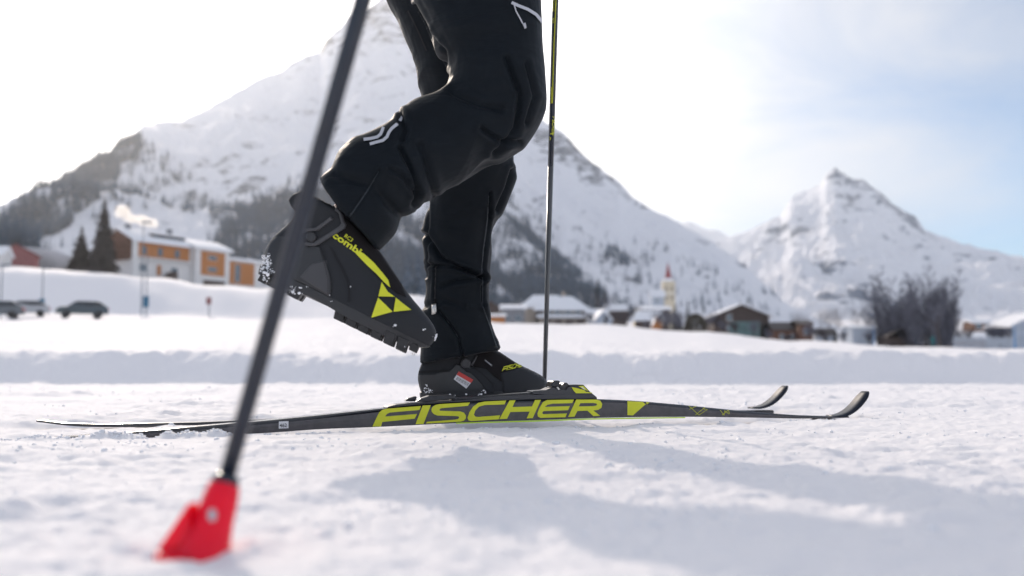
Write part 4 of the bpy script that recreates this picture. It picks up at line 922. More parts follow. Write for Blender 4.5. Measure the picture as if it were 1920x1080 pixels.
def side_decal(name, loops, m, off=0.0008, maxe=14, parent=None):
    b = tess(loops, maxe)
    L = math.hypot(NB[0]-NA[0], NB[1]-NA[1])
    for v in b.verts:
        p = plane_pt(v.co.x, v.co.y, NA, NB, -off); s = sparam(p, NA, NB); v.co = (s, -off, p.z)
    bmesh.ops.recalc_face_normals(b, faces=b.faces); me = bpy.data.meshes.new(name); b.to_mesh(me); b.free(); me.materials.append(MAT[m])
    o = bpy.data.objects.new(name, me); COL.objects.link(o); o.parent = parent or skiN; return o
for loops in FISCH: side_decal('lime_letter', loops, 'lime', 0.0012)
side_decal('lime_flag', [c7([(262, 179), (358, 183), (380, 198), (298, 270), (262, 268)])], 'lime')
side_decal('lime_flag', [c7([(382, 184), (405, 187), (386, 200)])], 'lime')
for l in ([(656, 208), (722, 268), (776, 232), (748, 228)], [(660, 232), (706, 210)], [(700, 268), (760, 218)], [(858, 236), (884, 270), (888, 240), (915, 262)], [(870, 268), (912, 236), (918, 262)]):
    side_decal('lime_linework', [cz(stroke(l, 2.6), 3.4286, 1100, 700)], 'lime')
side_decal('lime_edge', [[(855, 792.6), (1000, 788.2), (1100, 784.6), (1200, 782.8), (1285, 782), (1285, 784), (1200, 785.2), (1100, 787), (1000, 790.8), (855, 794.6)]], 'lime_base', 0.0016)
side_decal('number_sticker', [[(523, 790.5), (541, 789.5), (541, 802.8), (522.5, 803.6)]], 'sticker_white', 0.001)
def text_tris(body, spacing=1.0, bold=0.0, shear=0.0):
    c = bpy.data.curves.new('txt', 'FONT'); c.body = body; c.space_character = spacing; c.offset = bold; c.shear = shear; c.resolution_u = 3
    o = bpy.data.objects.new('txt', c); COL.objects.link(o); dg = bpy.context.evaluated_depsgraph_get(); dg.update()
    me = bpy.data.meshes.new_from_object(o.evaluated_get(dg)); bpy.data.objects.remove(o)
    b = bmesh.new(); b.from_mesh(me); bmesh.ops.triangulate(b, faces=b.faces); return b
def map_text(b, origin, angle, h, xs=1.0):
    x0 = min(v.co.x for v in b.verts); y0 = min(v.co.y for v in b.verts); y1 = max(v.co.y for v in b.verts); k = h/(y1-y0); ca, sa = math.cos(R(angle)), math.sin(R(angle))
    for v in b.verts:
        u = (v.co.x-x0)*k*xs; w = -(v.co.y-y0)*k; v.co = Vector((origin[0]+u*ca-w*sa*1.0, origin[1]+u*sa+w*ca, 0))
    return b
def text_side(body, origin, angle, h, m, off=0.0016, xs=1.0):
    b = map_text(text_tris(body, 1.0, 0.01), origin, angle, h, xs)
    for v in b.verts: p = plane_pt(v.co.x, v.co.y, NA, NB, -off); v.co = (sparam(p, NA, NB), -off, p.z)
    me = bpy.data.meshes.new('sticker_number'); b.to_mesh(me); b.free(); me.materials.append(MAT[m]); o = bpy.data.objects.new('sticker_number', me); COL.objects.link(o); o.parent = skiN
text_side('462', (524.5, 801.5), -3, 7.0, 'ink', xs=0.95)
# bindings
def extrude_px(name, loop, A, B, w0, w1, m, parent, bev=0.0012, maxe=None):
    pts = [plane_pt(px, py, A, B, 0.0) for px, py in loop]; q = [(sparam(p, A, B), p.z) for p in pts]; n = len(q)
    V = [(s, w0, z) for s, z in q]+[(s, w1, z) for s, z in q]
    Fc = [tuple(range(n)), tuple(range(n, 2*n))]+[(i, (i+1) % n, n+(i+1) % n, n+i) for i in range(n)]
    o = fixn(mesh_obj(name, V, Fc, MAT[m], parent)); 
    if bev: b = o.modifiers.new('b', 'BEVEL'); b.width = bev; b.segments = 2; b.limit_method = 'ANGLE'
    return o
z1 = lambda l: cz(l, 13.5, 1000, 690)
bindN = empty('ski_binding'); bindN.parent = skiN
ext = lambda nm, loop, w0, w1, m, bev=0.0012: extrude_px(nm, loop, NA, NB, w0, w1, m, bindN, bev)
bindN.name = 'binding'
ext('binding_plate', [(728, 763), (745, 758.5), (770, 756.0), (800, 754.5), (850, 751.5), (900, 748), (930, 744.5), (1000, 740.5), (1080, 739), (1108, 741), (1120, 744.5), (1122, 748.5), (1000, 749.2), (900, 752.3), (800, 757.8), (727, 765.2)], 0.004, 0.040, 'binding_grey')
ext('heel_wedge', [(766, 753.5), (771, 748), (786, 743.6), (789, 745), (786, 752), (780, 754)], 0.026, 0.040, 'binding_plastic')
ext('heel_wedge', [(780, 753.5), (790, 747.5), (806, 742.2), (852, 740.5), (858, 747.5), (820, 752), (800, 754)], 0.003, 0.022, 'binding_plastic')
ext('rail', [(850, 747.5), (935, 740.5), (990, 736.5), (1040, 731.8), (1050, 737), (990, 742.5), (935, 747.5), (852, 751)], 0.010, 0.034, 'binding_plastic')
ext('toe_housing', z1([(0, 590), (95, 575), (350, 560), (480, 500), (560, 490), (700, 540), (860, 560), (900, 480), (1160, 470), (1400, 560), (1500, 630), (1640, 740), (1640, 775), (700, 770), (450, 695), (0, 660)]), 0.005, 0.039, 'binding_grey')
ext('release_pad', z1([(478, 480), (530, 350), (560, 322), (690, 318), (722, 345), (700, 440), (670, 500), (600, 470)]), 0.008, 0.036, 'binding_plastic')
ext('latch', z1([(700, 520), (740, 400), (765, 395), (770, 440), (840, 375), (900, 372), (960, 430), (920, 590), (860, 595), (790, 560)]), 0.010, 0.034, 'binding_plastic')
ext('toe_bar', z1([(590, 480), (640, 480), (690, 540), (645, 560)]), 0.002, 0.042, 'metal', 0.0006)
ext('lever', z1([(930, 430), (1120, 420), (1310, 425), (1500, 625), (1420, 620), (1130, 520), (960, 480)]), 0.007, 0.037, 'binding_plastic')
side_b = lambda nm, loop, m, off: side_decal(nm, [loop], m, off, 14, skiN)
side_b('lime_insert', z1([(970, 486), (1075, 502), (1290, 560), (1330, 600), (1490, 622), (1500, 636), (1080, 640), (1020, 575)]), 'lime', -0.0035)
side_b('lime_insert', z1([(1138, 455), (1270, 450), (1400, 578), (1330, 575), (1230, 515)]), 'lime', -0.005)
side_b('white_insert', z1([(1205, 480), (1240, 475), (1320, 555), (1290, 545)]), 'white_print', -0.0045)
bindF = empty('binding'); bindF.parent = skiF
def extF(nm, prof, w0, w1, m):
    n = len(prof); V = [(s, w0, z) for s, z in prof]+[(s, w1, z) for s, z in prof]
    o = fixn(mesh_obj(nm, V, [tuple(range(n)), tuple(range(n, 2*n))]+[(i, (i+1) % n, n+(i+1) % n, n+i) for i in range(n)], MAT[m], bindF)); b = o.modifiers.new('b', 'BEVEL'); b.width = 0.0012; b.segments = 2
# far binding: plate under the standing boot
HEEL = (W(804, 2.215), 2.225); fd = Vector((FB[0]-FA[0], FB[1]-FA[1])).normalized()
sh = (HEEL[0]-FA[0])*fd.x+(HEEL[1]-FA[1])*fd.y
extF('binding_plate', [(sh-0.05, 0.012), (sh-0.03, 0.036), (sh+0.30, 0.036), (sh+0.40, 0.026), (sh+0.42, 0.018)], 0.003, 0.041, 'binding_grey')
extF('toe_block', [(sh+0.295, 0.030), (sh+0.30, 0.050), (sh+0.335, 0.052), (sh+0.385, 0.034), (sh+0.39, 0.028)], 0.006, 0.038, 'binding_plastic')
# ---------------------------------------------------------------- the skier
SK = empty('person_root') if False else None
def loft(secs, n=36, sub=5, e=2.3):
    """secs: (pxL,pyL,pxR,pyR,depth,halfdepth)"""
    s = np.array(secs, float); m = len(s); out = []
    t = np.linspace(0, m-1, (m-1)*sub+1)
    def cr(col):
        r = []
        for u in t:
            i = min(int(u), m-2); f = u-i; p0, p1, p2, p3 = col[max(i-1, 0)], col[i], col[i+1], col[min(i+2, m-1)]
            r.append(0.5*((2*p1)+(-p0+p2)*f+(2*p0-5*p1+4*p2-p3)*f*f+(-p0+3*p1-3*p2+p3)*f**3))
        return r
    C = [cr(s[:, k]) for k in range(6)]; V = []
    for j in range(len(t)):
        a = P(C[0][j], C[1][j], C[4][j]); b = P(C[2][j], C[3][j], C[4][j]); c = (a+b)/2; ax = (b-a)/2; ay = Vector((0, C[5][j], 0))
        for k in range(n):
            th = 6.28318*k/n; cc, ss_ = math.cos(th), math.sin(th)
            V.append(c+ax*(abs(cc)**(2/e)*(1 if cc > 0 else -1))+ay*(abs(ss_)**(2/e)*(1 if ss_ > 0 else -1)))
    Fc = [(j*n+k, j*n+(k+1) % n, (j+1)*n+(k+1) % n, (j+1)*n+k) for j in range(len(t)-1) for k in range(n)]
    Fc.append(tuple(range(n))[::-1]); Fc.append(tuple((len(t)-1)*n+k for k in range(n)))
    return V, Fc
nearleg = [
 (604, 336, 709, 470, 1.69, 0.062), (612, 330, 716, 463, 1.69, 0.066), (632, 314, 738, 436, 1.70, 0.071), (641, 288, 748, 404, 1.71, 0.078), (662, 266, 765, 398, 1.72, 0.083), (684, 258, 788, 377, 1.73, 0.086), (722, 241, 810, 366, 1.745, 0.088),
 (748, 216, 840, 343, 1.755, 0.088), (758, 207, 872, 326, 1.765, 0.088), (794, 188, 912, 305, 1.78, 0.090), (822, 175, 952, 290, 1.79, 0.092), (836, 168, 990, 262, 1.80, 0.094), (842, 160, 1013, 225, 1.80, 0.095), (845, 150, 1022, 188, 1.80, 0.096),
 (848, 132, 1021, 140, 1.80, 0.098), (836, 108, 1018, 95, 1.81, 0.100), (822, 80, 1017, 60, 1.81, 0.102), (802, 45, 1016, 20, 1.82, 0.105), (775, 0, 1014, -20, 1.83, 0.108), (740, -70, 1010, -80, 1.85, 0.11), (730, -190, 1000, -190, 1.89, 0.11)]
farleg = [
 (790, 680, 936, 654, 2.24, 0.068), (790, 664, 934, 642, 2.24, 0.070), (792, 628, 926, 620, 2.24, 0.070), (793, 592, 920, 600, 2.235, 0.068), (800, 560, 917, 575, 2.23, 0.066), (799, 520, 916, 530, 2.225, 0.066), (799, 470, 918, 480, 2.22, 0.069), (800, 430, 921, 430, 2.21, 0.072),
 (804, 390, 940, 395, 2.20, 0.077), (808, 355, 952, 370, 2.19, 0.080), (812, 320, 962, 330, 2.18, 0.083), (812, 285, 958, 285, 2.17, 0.087), (805, 245, 950, 240, 2.15, 0.09), (797, 200, 945, 195, 2.13, 0.092), (787, 150, 935, 150, 2.11, 0.095), (782, 112, 930, 100, 2.10, 0.10), (766, 75, 920, 60, 2.09, 0.105), (745, 35, 910, 20, 2.08, 0.11), (722, -5, 900, -30, 2.07, 0.115), (712, -80, 900, -90, 2.05, 0.12), (712, -190, 900, -190, 2.03, 0.12)]
pelvis = [(735, -120, 1002, -120, 1.96, 0.17), (728, -200, 1000, -200, 1.96, 0.185), (735, -290, 985, -290, 1.96, 0.18), (745, -350, 975, -350, 1.96, 0.16)]
def build_union(parts, name, m, vox=0.0032, smooth=2):
    V = []; Fc = []
    for (v, f) in parts:
        o_ = len(V); V += v; Fc += [tuple(i+o_ for i in q) for q in f]
    o = fixn(mesh_obj(name, V, Fc, m)); r = o.modifiers.new('r', 'REMESH'); r.mode = 'VOXEL'; r.voxel_size = vox; r.use_smooth_shade = True
    s = o.modifiers.new('s', 'SMOOTH'); s.iterations = smooth; s.factor = 0.5
    dg = bpy.context.evaluated_depsgraph_get(); dg.update(); m2 = bpy.data.meshes.new_from_object(o.evaluated_get(dg)); o.modifiers.clear(); o.data = m2
    if not m2.materials: m2.materials.append(m)
    return o
tr = build_union([loft(nearleg), loft(farleg), loft(pelvis)], 'trousers', MAT['trouser_cloth'])
me = tr.data; nv = len(me.vertices); co = np.empty(nv*3); me.vertices.foreach_get('co', co); co = co.reshape(-1, 3); no = np.empty(nv*3); me.vertices.foreach_get('normal', no); no = no.reshape(-1, 3)
px, py = proj(co); isfar = co[:, 1] > 1.965
# cloth folds: long soft ripples, tighter round knees and hems
def fold(co, ang_, fr, st, seed):
    ca, sa = math.cos(R(ang_)), math.sin(R(ang_)); u = co[:, 0]*ca+co[:, 2]*sa; v = -co[:, 0]*sa+co[:, 2]*ca
    n = noise3(u*fr*st, v*fr, co[:, 1]*fr*0.6, seed); return (1-np.abs(n)*2.2)
disp = np.zeros(nv)
kn = np.exp(-(((px-860)/120)**2+((py-280)/80)**2)) + np.exp(-(((px-880)/80)**2+((py-410)/70)**2))+0.9*np.exp(-(((px-690)/90)**2+((py-330)/90)**2))+0.8*np.exp(-(((px-830)/80)**2+((py-110)/90)**2))
disp += 0.0030*fold(co, 35, 7, 0.30, 3)*(0.35+kn)
disp += 0.0032*fold(co, -20, 13, 0.25, 4)*(0.25+kn)+0.0024*fold(co, 75, 17, 0.22, 14)*(0.15+kn)
disp += 0.0017*fold(co, 50, 30, 0.3, 5)*(0.25+kn)
disp += 0.002*noise3(co[:, 0]*9, co[:, 1]*9, co[:, 2]*9, 6)
def crease(pts, depth, width, far=None):
    global disp
    best = np.full(nv, 1e9); P_ = np.array(pts, float)
    for i in range(len(P_)-1):
        a, b = P_[i], P_[i+1]; d = b-a; L2 = (d**2).sum(); t = np.clip(((px-a[0])*d[0]+(py-a[1])*d[1])/L2, 0, 1)
        best = np.minimum(best, np.hypot(px-a[0]-t*d[0], py-a[1]-t*d[1]))
    mk = (no[:, 1] < 0.1)
    if far is not None: mk &= (isfar == far)
    width *= 0.75; depth *= 1.15
    disp = disp-depth*np.exp(-(best/width)**2)*mk+depth*0.35*np.exp(-((best-width*2.4)/(width*1.6))**2)*mk
cz2 = lambda l: cz(l, 3.085, 560, 150); cz3 = lambda l: cz(l, 3.0, 740, 340)
# raised leg
crease(cz2([(585, 400), (640, 520), (680, 640), (660, 720)]), 0.006, 5, False)
crease(cz2([(520, 520), (600, 560), (665, 650)]), 0.0045, 5, False)
crease(cz2([(700, 380), (740, 520), (770, 660)]), 0.004, 7, False)
crease(cz2([(460, 530), (390, 640), (290, 790)]), 0.0025, 2.2, False)
crease(cz2([(470, 525), (400, 650), (300, 800)]), 0.0025, 2.2, False)
crease(cz2([(590, 190), (620, 300), (600, 360)]), 0.005, 5, False)
crease([(630, 330), (700, 350), (740, 395)], 0.003, 9, False)
crease([(950, 110), (975, 180), (965, 240), (925, 285)], 0.006, 6, False)
crease([(985, 120), (1000, 180), (985, 230)], 0.004, 5, False)
crease([(850, 175), (900, 200), (940, 205)], 0.004, 8, False)
crease([(900, 240), (935, 262), (970, 262)], 0.005, 5, False)
crease([(780, 10), (812, 60), (838, 95), (842, 130)], 0.006, 4, False)
# standing leg
crease(cz3([(185, 300), (260, 430), (380, 490), (490, 540)]), 0.007, 4.5, True)
crease(cz3([(190, 470), (300, 475), (420, 500), (500, 545)]), 0.005, 4, True)
crease(cz3([(260, 590), (350, 560), (490, 545)]), 0.004, 4, True)
crease(cz3([(530, 60), (525, 200), (500, 380), (490, 520), (495, 700)]), 0.005, 3, True)
crease(cz3([(228, 470), (222, 600), (225, 690)]), 0.003, 2, True)
crease(cz3([(245, 725), (310, 800), (360, 880), (382, 980)]), 0.0045, 3, True)
crease(cz3([(500, 700), (545, 820), (575, 920)]), 0.004, 3, True)
crease([(930, 392), (948, 352), (955, 320)], 0.008, 5, True)
crease([(800, 575), (830, 560), (870, 575)], 0.003, 6, True)
crease([(805, 380), (806, 440), (800, 520)], 0.004, 3, True)
co = co+no*(disp*1.25)[:, None]; me.vertices.foreach_set('co', co.ravel()); me.update()
me.polygons.foreach_set('use_smooth', [True]*len(me.polygons))
def bvh_of(objs):
    dg = bpy.context.evaluated_depsgraph_get(); dg.update(); V = []; Fc = []
    for o in objs:
        e = o.evaluated_get(dg); m_ = e.to_mesh(); off_ = len(V); mw = o.matrix_world; V += [mw @ v.co for v in m_.vertices]; Fc += [tuple(off_+i for i in p.vertices) for p in m_.polygons]; e.to_mesh_clear()
    return BVHTree.FromPolygons(V, Fc)
CP = Vector((0, 0, CH))
def wrap(name, b, bvh, m, off, parent, thick=0.0, smooth=True):
    last = None; bad = []
    for v in b.verts:
        d = ray(v.co.x, v.co.y).normalized(); loc, nn, idx, dist = bvh.ray_cast(CP, d)
        if loc is None: bad.append(v); continue
        if nn.dot(d) > 0: nn = -nn
        v.co = loc+(nn*0.6-d*0.4).normalized()*off
    bmesh.ops.delete(b, geom=bad, context='VERTS')
    # drop faces torn across a depth step
    bmesh.ops.delete(b, geom=[f for f in b.faces if max(e.calc_length() for e in f.edges) > 0.03], context='FACES')
    bmesh.ops.recalc_face_normals(b, faces=b.faces)
    if b.faces:
        s = sum((f.normal.dot(ray(960, 540)) for f in b.faces))
        if s > 0: bmesh.ops.reverse_faces(b, faces=b.faces)
    me = bpy.data.meshes.new(name); b.to_mesh(me); b.free(); me.materials.append(MAT[m])
    if smooth: me.polygons.foreach_set('use_smooth', [True]*len(me.polygons))
    o = bpy.data.objects.new(name, me); COL.objects.link(o)
    if parent: o.parent = parent
    if thick: so_ = o.modifiers.new('s', 'SOLIDIFY'); so_.thickness = thick; so_.offset = -1
    return o
def decal(name, loops, bvh, m, off, parent, thick=0.0, maxe=6): return wrap(name, tess(loops, maxe), bvh, m, off, parent, thick)
# person root: body mesh (mostly out of frame), clothing as children
hipc = P(865, -230, 1.96)
S_ = lambda x, y, z: (x, y, z)
hp = hipc
chest = Vector((hp.x-0.02, 1.96, hp.z+0.42)); neck = chest+Vector((0.02, 0, 0.17)); head = neck+Vector((0.03, 0, 0.14))
HN = Vector((0.195, 1.22, 1.31)); HF = None
nb, nt_ = P(425, 895, 0.685), P(682, -5, 0.80); pdir = (nt_-nb).normalized()
fb, ft_ = P(1021, 714, 2.42), P(1041.5, -5, 2.36); fdir = (ft_-fb).normalized()
nhand = nb+pdir*1.32; fhand = fb+fdir*1.25
def arm(sh_, hand, bend):
    mid = (sh_+hand)/2+bend; return mid
shN = chest+Vector((0.0, -0.19, 0.10)); shF = chest+Vector((0.0, 0.19, 0.10))
elN = (shN+nhand)/2+Vector((0.0, 0.0, -0.16)); elF = (shF+fhand)/2+Vector((-0.02, 0.06, -0.12))
def fingers(nodes, edges, wrist_i, hand, axis, toward):
    # palm beside the pole, four fingers and a thumb curled round it
    side = axis.cross(toward).normalized(); i0 = len(nodes); palm = hand-toward*0.045
    nodes.append((tuple(palm), (0.024, 0.036))); edges.append((wrist_i, i0))
    for k in range(4):
        o_ = axis*(0.028-0.019*k); b0 = len(nodes); l = (1.0, 1.08, 1.0, 0.82)[k]
        pts = [palm+o_+side*0.02+toward*0.012, hand+o_+side*0.026*l, hand+o_+toward*0.024*l+side*0.012, hand+o_+toward*0.022-side*0.012*l]
        for j, p in enumerate(pts): nodes.append((tuple(p), 0.0095-0.0009*j)); edges.append((i0 if j == 0 else b0+j-1, b0+j))
    b0 = len(nodes); pts = [palm-side*0.022+axis*0.02, hand-side*0.026+axis*0.036, hand-side*0.018+toward*0.02+axis*0.042]
    for j, p in enumerate(pts): nodes.append((tuple(p), 0.0115-0.001*j)); edges.append((i0 if j == 0 else b0+j-1, b0+j))
def toward_of(el, hand, ax):
    d = (hand-el).normalized(); d = d-ax*d.dot(ax); return d.normalized()
tN = toward_of(elN, nhand, pdir); tF = toward_of(elF, fhand, fdir)
wrN = nhand-tN*0.10; wrF = fhand-tF*0.10
ank_n = P(640, 400, 1.70); knee_n = P(950, 215, 1.80); hip_n = P(880, -120, 1.88); ank_f = P(848, 665, 2.265); knee_f = P(890, 310, 2.17); hip_f = P(830, -120, 2.04)
nodes = [(tuple(hp), (.13, .10)), (tuple((hp+chest)/2), (.12, .095)), (tuple(chest), (.15, .11)), (tuple(neck), .055), (tuple(head), (.075, .088)), (tuple(head+Vector((0, 0, .09))), (.075, .085)),
         (tuple(shN), .06), (tuple(elN), .042), (tuple(wrN), .027), (tuple(shF), .06), (tuple(elF), .042), (tuple(wrF), .027),
         (tuple(hip_n), .075), (tuple(knee_n), .05), (tuple(ank_n), .026), (tuple(P(598, 490, 1.70)), .020), (tuple(hip_f), .075), (tuple(knee_f), .05), (tuple(ank_f), .026), (tuple(P(842, 712, 2.27)), .018)]
edges = [(0, 1), (1, 2), (2, 3), (3, 4), (4, 5), (2, 6), (6, 7), (7, 8), (2, 9), (9, 10), (10, 11), (0, 12), (12, 13), (13, 14), (14, 15), (0, 16), (16, 17), (17, 18), (18, 19)]
fingers(nodes, edges, 8, nhand, pdir, tN); fingers(nodes, edges, 11, fhand, fdir, tF)
person = skin_body('person', nodes, edges, MAT['skin'], None, 2)
tag(person, 'skier in black trousers and black boots, one foot lifted behind above the snow', 'person')
tr.parent = person; tr.name = 'trousers'
def rad_nodes(pts, ed, name, m, sub=2): return skin_body(name, pts, ed, MAT[m], person, sub)
rad_nodes([(tuple(hp+Vector((0, 0, -.02))), (.155, .135)), (tuple((hp+chest)/2), (.145, .125)), (tuple(chest), (.165, .14)), (tuple(neck-Vector((0, 0, .03))), .075),
           (tuple(shN), .078), (tuple(elN), .058), (tuple(wrN), .043), (tuple(shF), .078), (tuple(elF), .058), (tuple(wrF), .043)],
          [(0, 1), (1, 2), (2, 3), (2, 4), (4, 5), (5, 6), (2, 7), (7, 8), (8, 9)], 'jacket', 'jacket')
rad_nodes([(tuple(head+Vector((-.01, 0, .07))), (.085, .095)), (tuple(head+Vector((-.01, 0, .135))), (.07, .08))], [(0, 1)], 'knit_hat', 'jacket')
fc = head+Vector((0.078, 0, 0.03))
rad_nodes([(tuple(fc+Vector((0, 0, .012))), .012), (tuple(fc+Vector((.016, 0, -.012))), .013), (tuple(fc+Vector((.004, 0, -.022))), .011)], [(0, 1), (1, 2)], 'nose', 'skin', 1)
for s in (-1, 1):
    rad_nodes([(tuple(fc+Vector((-.004, s*.03, .02))), .010), (tuple(fc+Vector((-.003, s*.034, .02))), .010)], [(0, 1)], 'eye', 'white_print', 1)
    rad_nodes([(tuple(head+Vector((-.005, s*.078, .025))), .014), (tuple(head+Vector((-.008, s*.083, -.005))), .010)], [(0, 1)], 'ear', 'skin', 1)
rad_nodes([(tuple(fc+Vector((-.002, -.022, -.048))), .006), (tuple(fc+Vector((.004, 0, -.048))), .007), (tuple(fc+Vector((-.002, .022, -.048))), .006)], [(0, 1), (1, 2)], 'mouth', 'sticker_red', 1)
# boots
def boot(name, org, e1, e2, e3, label=None, k=1.0):
    """org heel point at sole level; e1 forward, e2 up, e3 sideways (away from camera)"""
    zs = [0.018, 0.026, 0.036, 0.05, 0.062, 0.074, 0.086, 0.098, 0.112, 0.124, 0.134, 0.146, 0.158, 0.170]
    xb = np.interp(zs, [0.018, 0.036, 0.05, 0.066, 0.08, 0.096, 0.118, 0.135, 0.158, 0.17], [-0.006, -0.0135, -0.018, -0.0196, -0.016, -0.009, -0.001, -0.004, -0.008, -0.010])
    xf = np.interp(zs, [0.018, 0.03, 0.049, 0.06, 0.071, 0.084, 0.098, 0.113, 0.134, 0.157, 0.17], [0.298, 0.306, 0.308, 0.301, 0.281, 0.248, 0.220, 0.197, 0.160, 0.112, 0.098])
    def plan(x): return float(np.interp(x, [-0.02, 0.0, 0.03, 0.09, 0.14, 0.20, 0.24, 0.28, 0.31], [0.030, 0.034, 0.037, 0.036, 0.038, 0.047, 0.048, 0.044, 0.036]))
    hs = np.interp(zs, [0.018, 0.03, 0.06, 0.10, 0.14, 0.17], [1.0, 1.04, 1.0, 0.93, 0.95, 1.02])
    n = 56; V = []
    for z, b_, f_, h_ in zip(zs, xb, xf, hs):
        c = (b_+f_)/2; a = (f_-b_)/2
        for q in range(n):
            th = 6.28318*q/n; cc, ss_ = math.cos(th), math.sin(th); ex = 2/2.5
            x_ = c+a*abs(cc)**ex*(1 if cc > 0 else -1); w_ = plan(x_)*h_*abs(ss_)**(2/2.3)*(1 if ss_ > 0 else -1)
            # instep narrows above the toes
            w_ *= 1-0.30*max(0, min(1, (z-0.055)/0.06))*max(0, min(1, (x_-0.10)/0.12))
            V.append(org+(e1*x_+e2*z+e3*w_)*k)
    m_ = len(zs); Fc = [(j*n+q, j*n+(q+1) % n, (j+1)*n+(q+1) % n, (j+1)*n+q) for j in range(m_-1) for q in range(n)]
    Fc.append(tuple(range(n))[::-1]); Fc.append(tuple((m_-1)*n+q for q in range(n)))
    o = fixn(mesh_obj(name, V, Fc, MAT['boot_softshell'], person, True)); s = o.modifiers.new('u', 'SUBSURF'); s.levels = 1; s.render_levels = 1
    # sole
    V = []; Fc = []; n = 60
    lay = [(0.010, 0.985), (0.0105, 1.0), (0.020, 1.015), (0.027, 1.02), (0.029, 0.99)]
    for z, s_ in lay:
        for q in range(n):
            th = 6.28318*q/n; cc, ss_ = math.cos(th), math.sin(th); x_ = 0.149+(0.153 if cc > 0 else 0.160)*s_*abs(cc)**(0.95 if cc > 0 else 0.8)*(1 if cc > 0 else -1); w_ = plan(x_)*1.03*s_*abs(ss_)**0.85*(1 if ss_ > 0 else -1)
            rise = 0.013*max(0, (x_-0.245)/0.055)**2+0.004*math.exp(-((x_-0.10)/0.035)**2)*(1 if z < 0.015 else 0)
            V.append(org+(e1*x_+e2*(z+(rise if z < 0.015 else 0.45*rise if z < 0.022 else 0))+e3*w_)*k)
    m_ = len(lay); Fc = [(j*n+q, j*n+(q+1) % n, (j+1)*n+(q+1) % n, (j+1)*n+q) for j in range(m_-1) for q in range(n)]+[tuple(range(n))[::-1], tuple((m_-1)*n+q for q in range(n))]
    sole = fixn(mesh_obj('sole', V, Fc, MAT['boot_plastic'], o, False)); 
    # tread lugs
    def lug(x0, x1, w0, w1, h, lean=0.0):
        V = []
        for (z, g_) in ((0.020, 0.0), (-h+0.010, 0.0012)):
            for (x_, w_) in ((x0+g_, w0+g_), (x1-g_, w0+g_), (x1-g_, w1-g_), (x0+g_, w1-g_)): V.append(org+(e1*(x_+(lean if z < 0.01 else 0))+e2*z+e3*w_)*k)
        i = 0
        q_ = fixn(mesh_obj('tread_lug', V, [(i, i+1, i+2, i+3), (i+4, i+7, i+6, i+5), (i, i+4, i+5, i+1), (i+1, i+5, i+6, i+2), (i+2, i+6, i+7, i+3), (i+3, i+7, i+4, i)], MAT['boot_rubber'], o))
        b = q_.modifiers.new('b', 'BEVEL'); b.width = 0.0008; b.segments = 1
    for x0 in (0.135, 0.158, 0.181, 0.204, 0.227, 0.250):
        for (w0, w1) in ((-0.045, -0.016), (0.016, 0.045)):
            f = plan(x0+0.01)/0.048; lug(x0, x0+0.019, w0*f, w1*f, 0.011, 0.004)
    for x0 in (0.000, 0.020, 0.040, 0.060):
        for (w0, w1) in ((-0.033, -0.010), (0.010, 0.033)): lug(x0, x0+0.016, w0, w1, 0.010, -0.002)
    lug(0.272, 0.288, -0.03, -0.012, 0.003, 0.002); lug(0.272, 0.288, 0.012, 0.03, 0.003, 0.002)
    V = []; Fc = []
    for x0 in (0.262, 0.285):
        i = len(V)
        for q in range(10):
            for w_ in (-0.02, 0.02): V.append(org+(e1*(x0+math.cos(q*.628)*.0022)+e2*(0.004+math.sin(q*.628)*.0022)+e3*w_)*k)
        for q in range(10): Fc.append((i+2*q, i+2*((q+1) % 10), i+2*((q+1) % 10)+1, i+2*q+1))
    mesh_obj('toe_pin', V[:20], Fc[:10], MAT['metal'], o); mesh_obj('toe_pin', V[20:], [tuple(i-20 for i in f) for f in Fc[10:]], MAT['metal'], o)
    if label: o['label'] = label
    return o
e1 = Vector((0.899, 0.0, -0.438)); e2 = Vector((0.438, 0.0, 0.899)); e3 = Vector((0, 1, 0))
rot = Matrix.Rotation(R(4), 3, 'Z'); e1 = rot @ e1; e2 = rot @ e2; e3 = rot @ e3
bootR = boot('boot', P(489.5, 529, 1.68), e1, e2, e3, 'lifted boot with lime triangles on its side', 1.0)
f1 = Vector((fd.x, fd.y, 0)); f3 = Vector((-fd.y, fd.x, 0)); f2 = Vector((0, 0, 1))
rotL = Matrix.Rotation(R(0.0), 3, f3)
bootL = boot('boot', Vector((HEEL[0], HEEL[1], 0.037))+f3*0.022, f1, f2, f3, 'standing boot with a red and white barcode sticker', 0.97)
bR = bvh_of([bootR]); bL = bvh_of([bootL]); c2 = lambda l: cz(l, 3.176, 480, 340); c4 = lambda l: cz(l, 4.32, 480, 330)
D = lambda nm, l, m, off, th=0.0: decal(nm, [l], bR, m, off, bootR, th)
D('lace_cover', c2([(440, 150), (560, 240), (640, 318), (722, 408), (802, 528), (862, 608), (893, 688), (840, 668), (800, 636), (783, 588), (700, 485), (615, 418), (470, 300), (400, 230)]), 'boot_lacecover', 0.0012, 0.0015)
D('heel_counter', c2([(90, 335), (150, 330), (270, 330), (385, 395), (430, 520), (450, 600), (440, 690), (350, 640), (240, 590), (150, 540), (60, 560), (40, 470), (62, 380)]), 'boot_plastic', 0.0014, 0.0018)
D('heel_patch', c2([(262, 570), (330, 490), (420, 470), (440, 600), (438, 680), (350, 628)]), 'strap_plastic', 0.0018, 0.001)
for l in ([(385, 395), (415, 480), (445, 570), (452, 640), (442, 690)], [(440, 390), (500, 500), (545, 600), (553, 650), (550, 720)], [(450, 395), (512, 505), (556, 605), (560, 720)]):
    D('seam', cz(stroke(l, 4), 3.176, 480, 340), 'seam_dark', 0.0034)
g = random.Random(4)
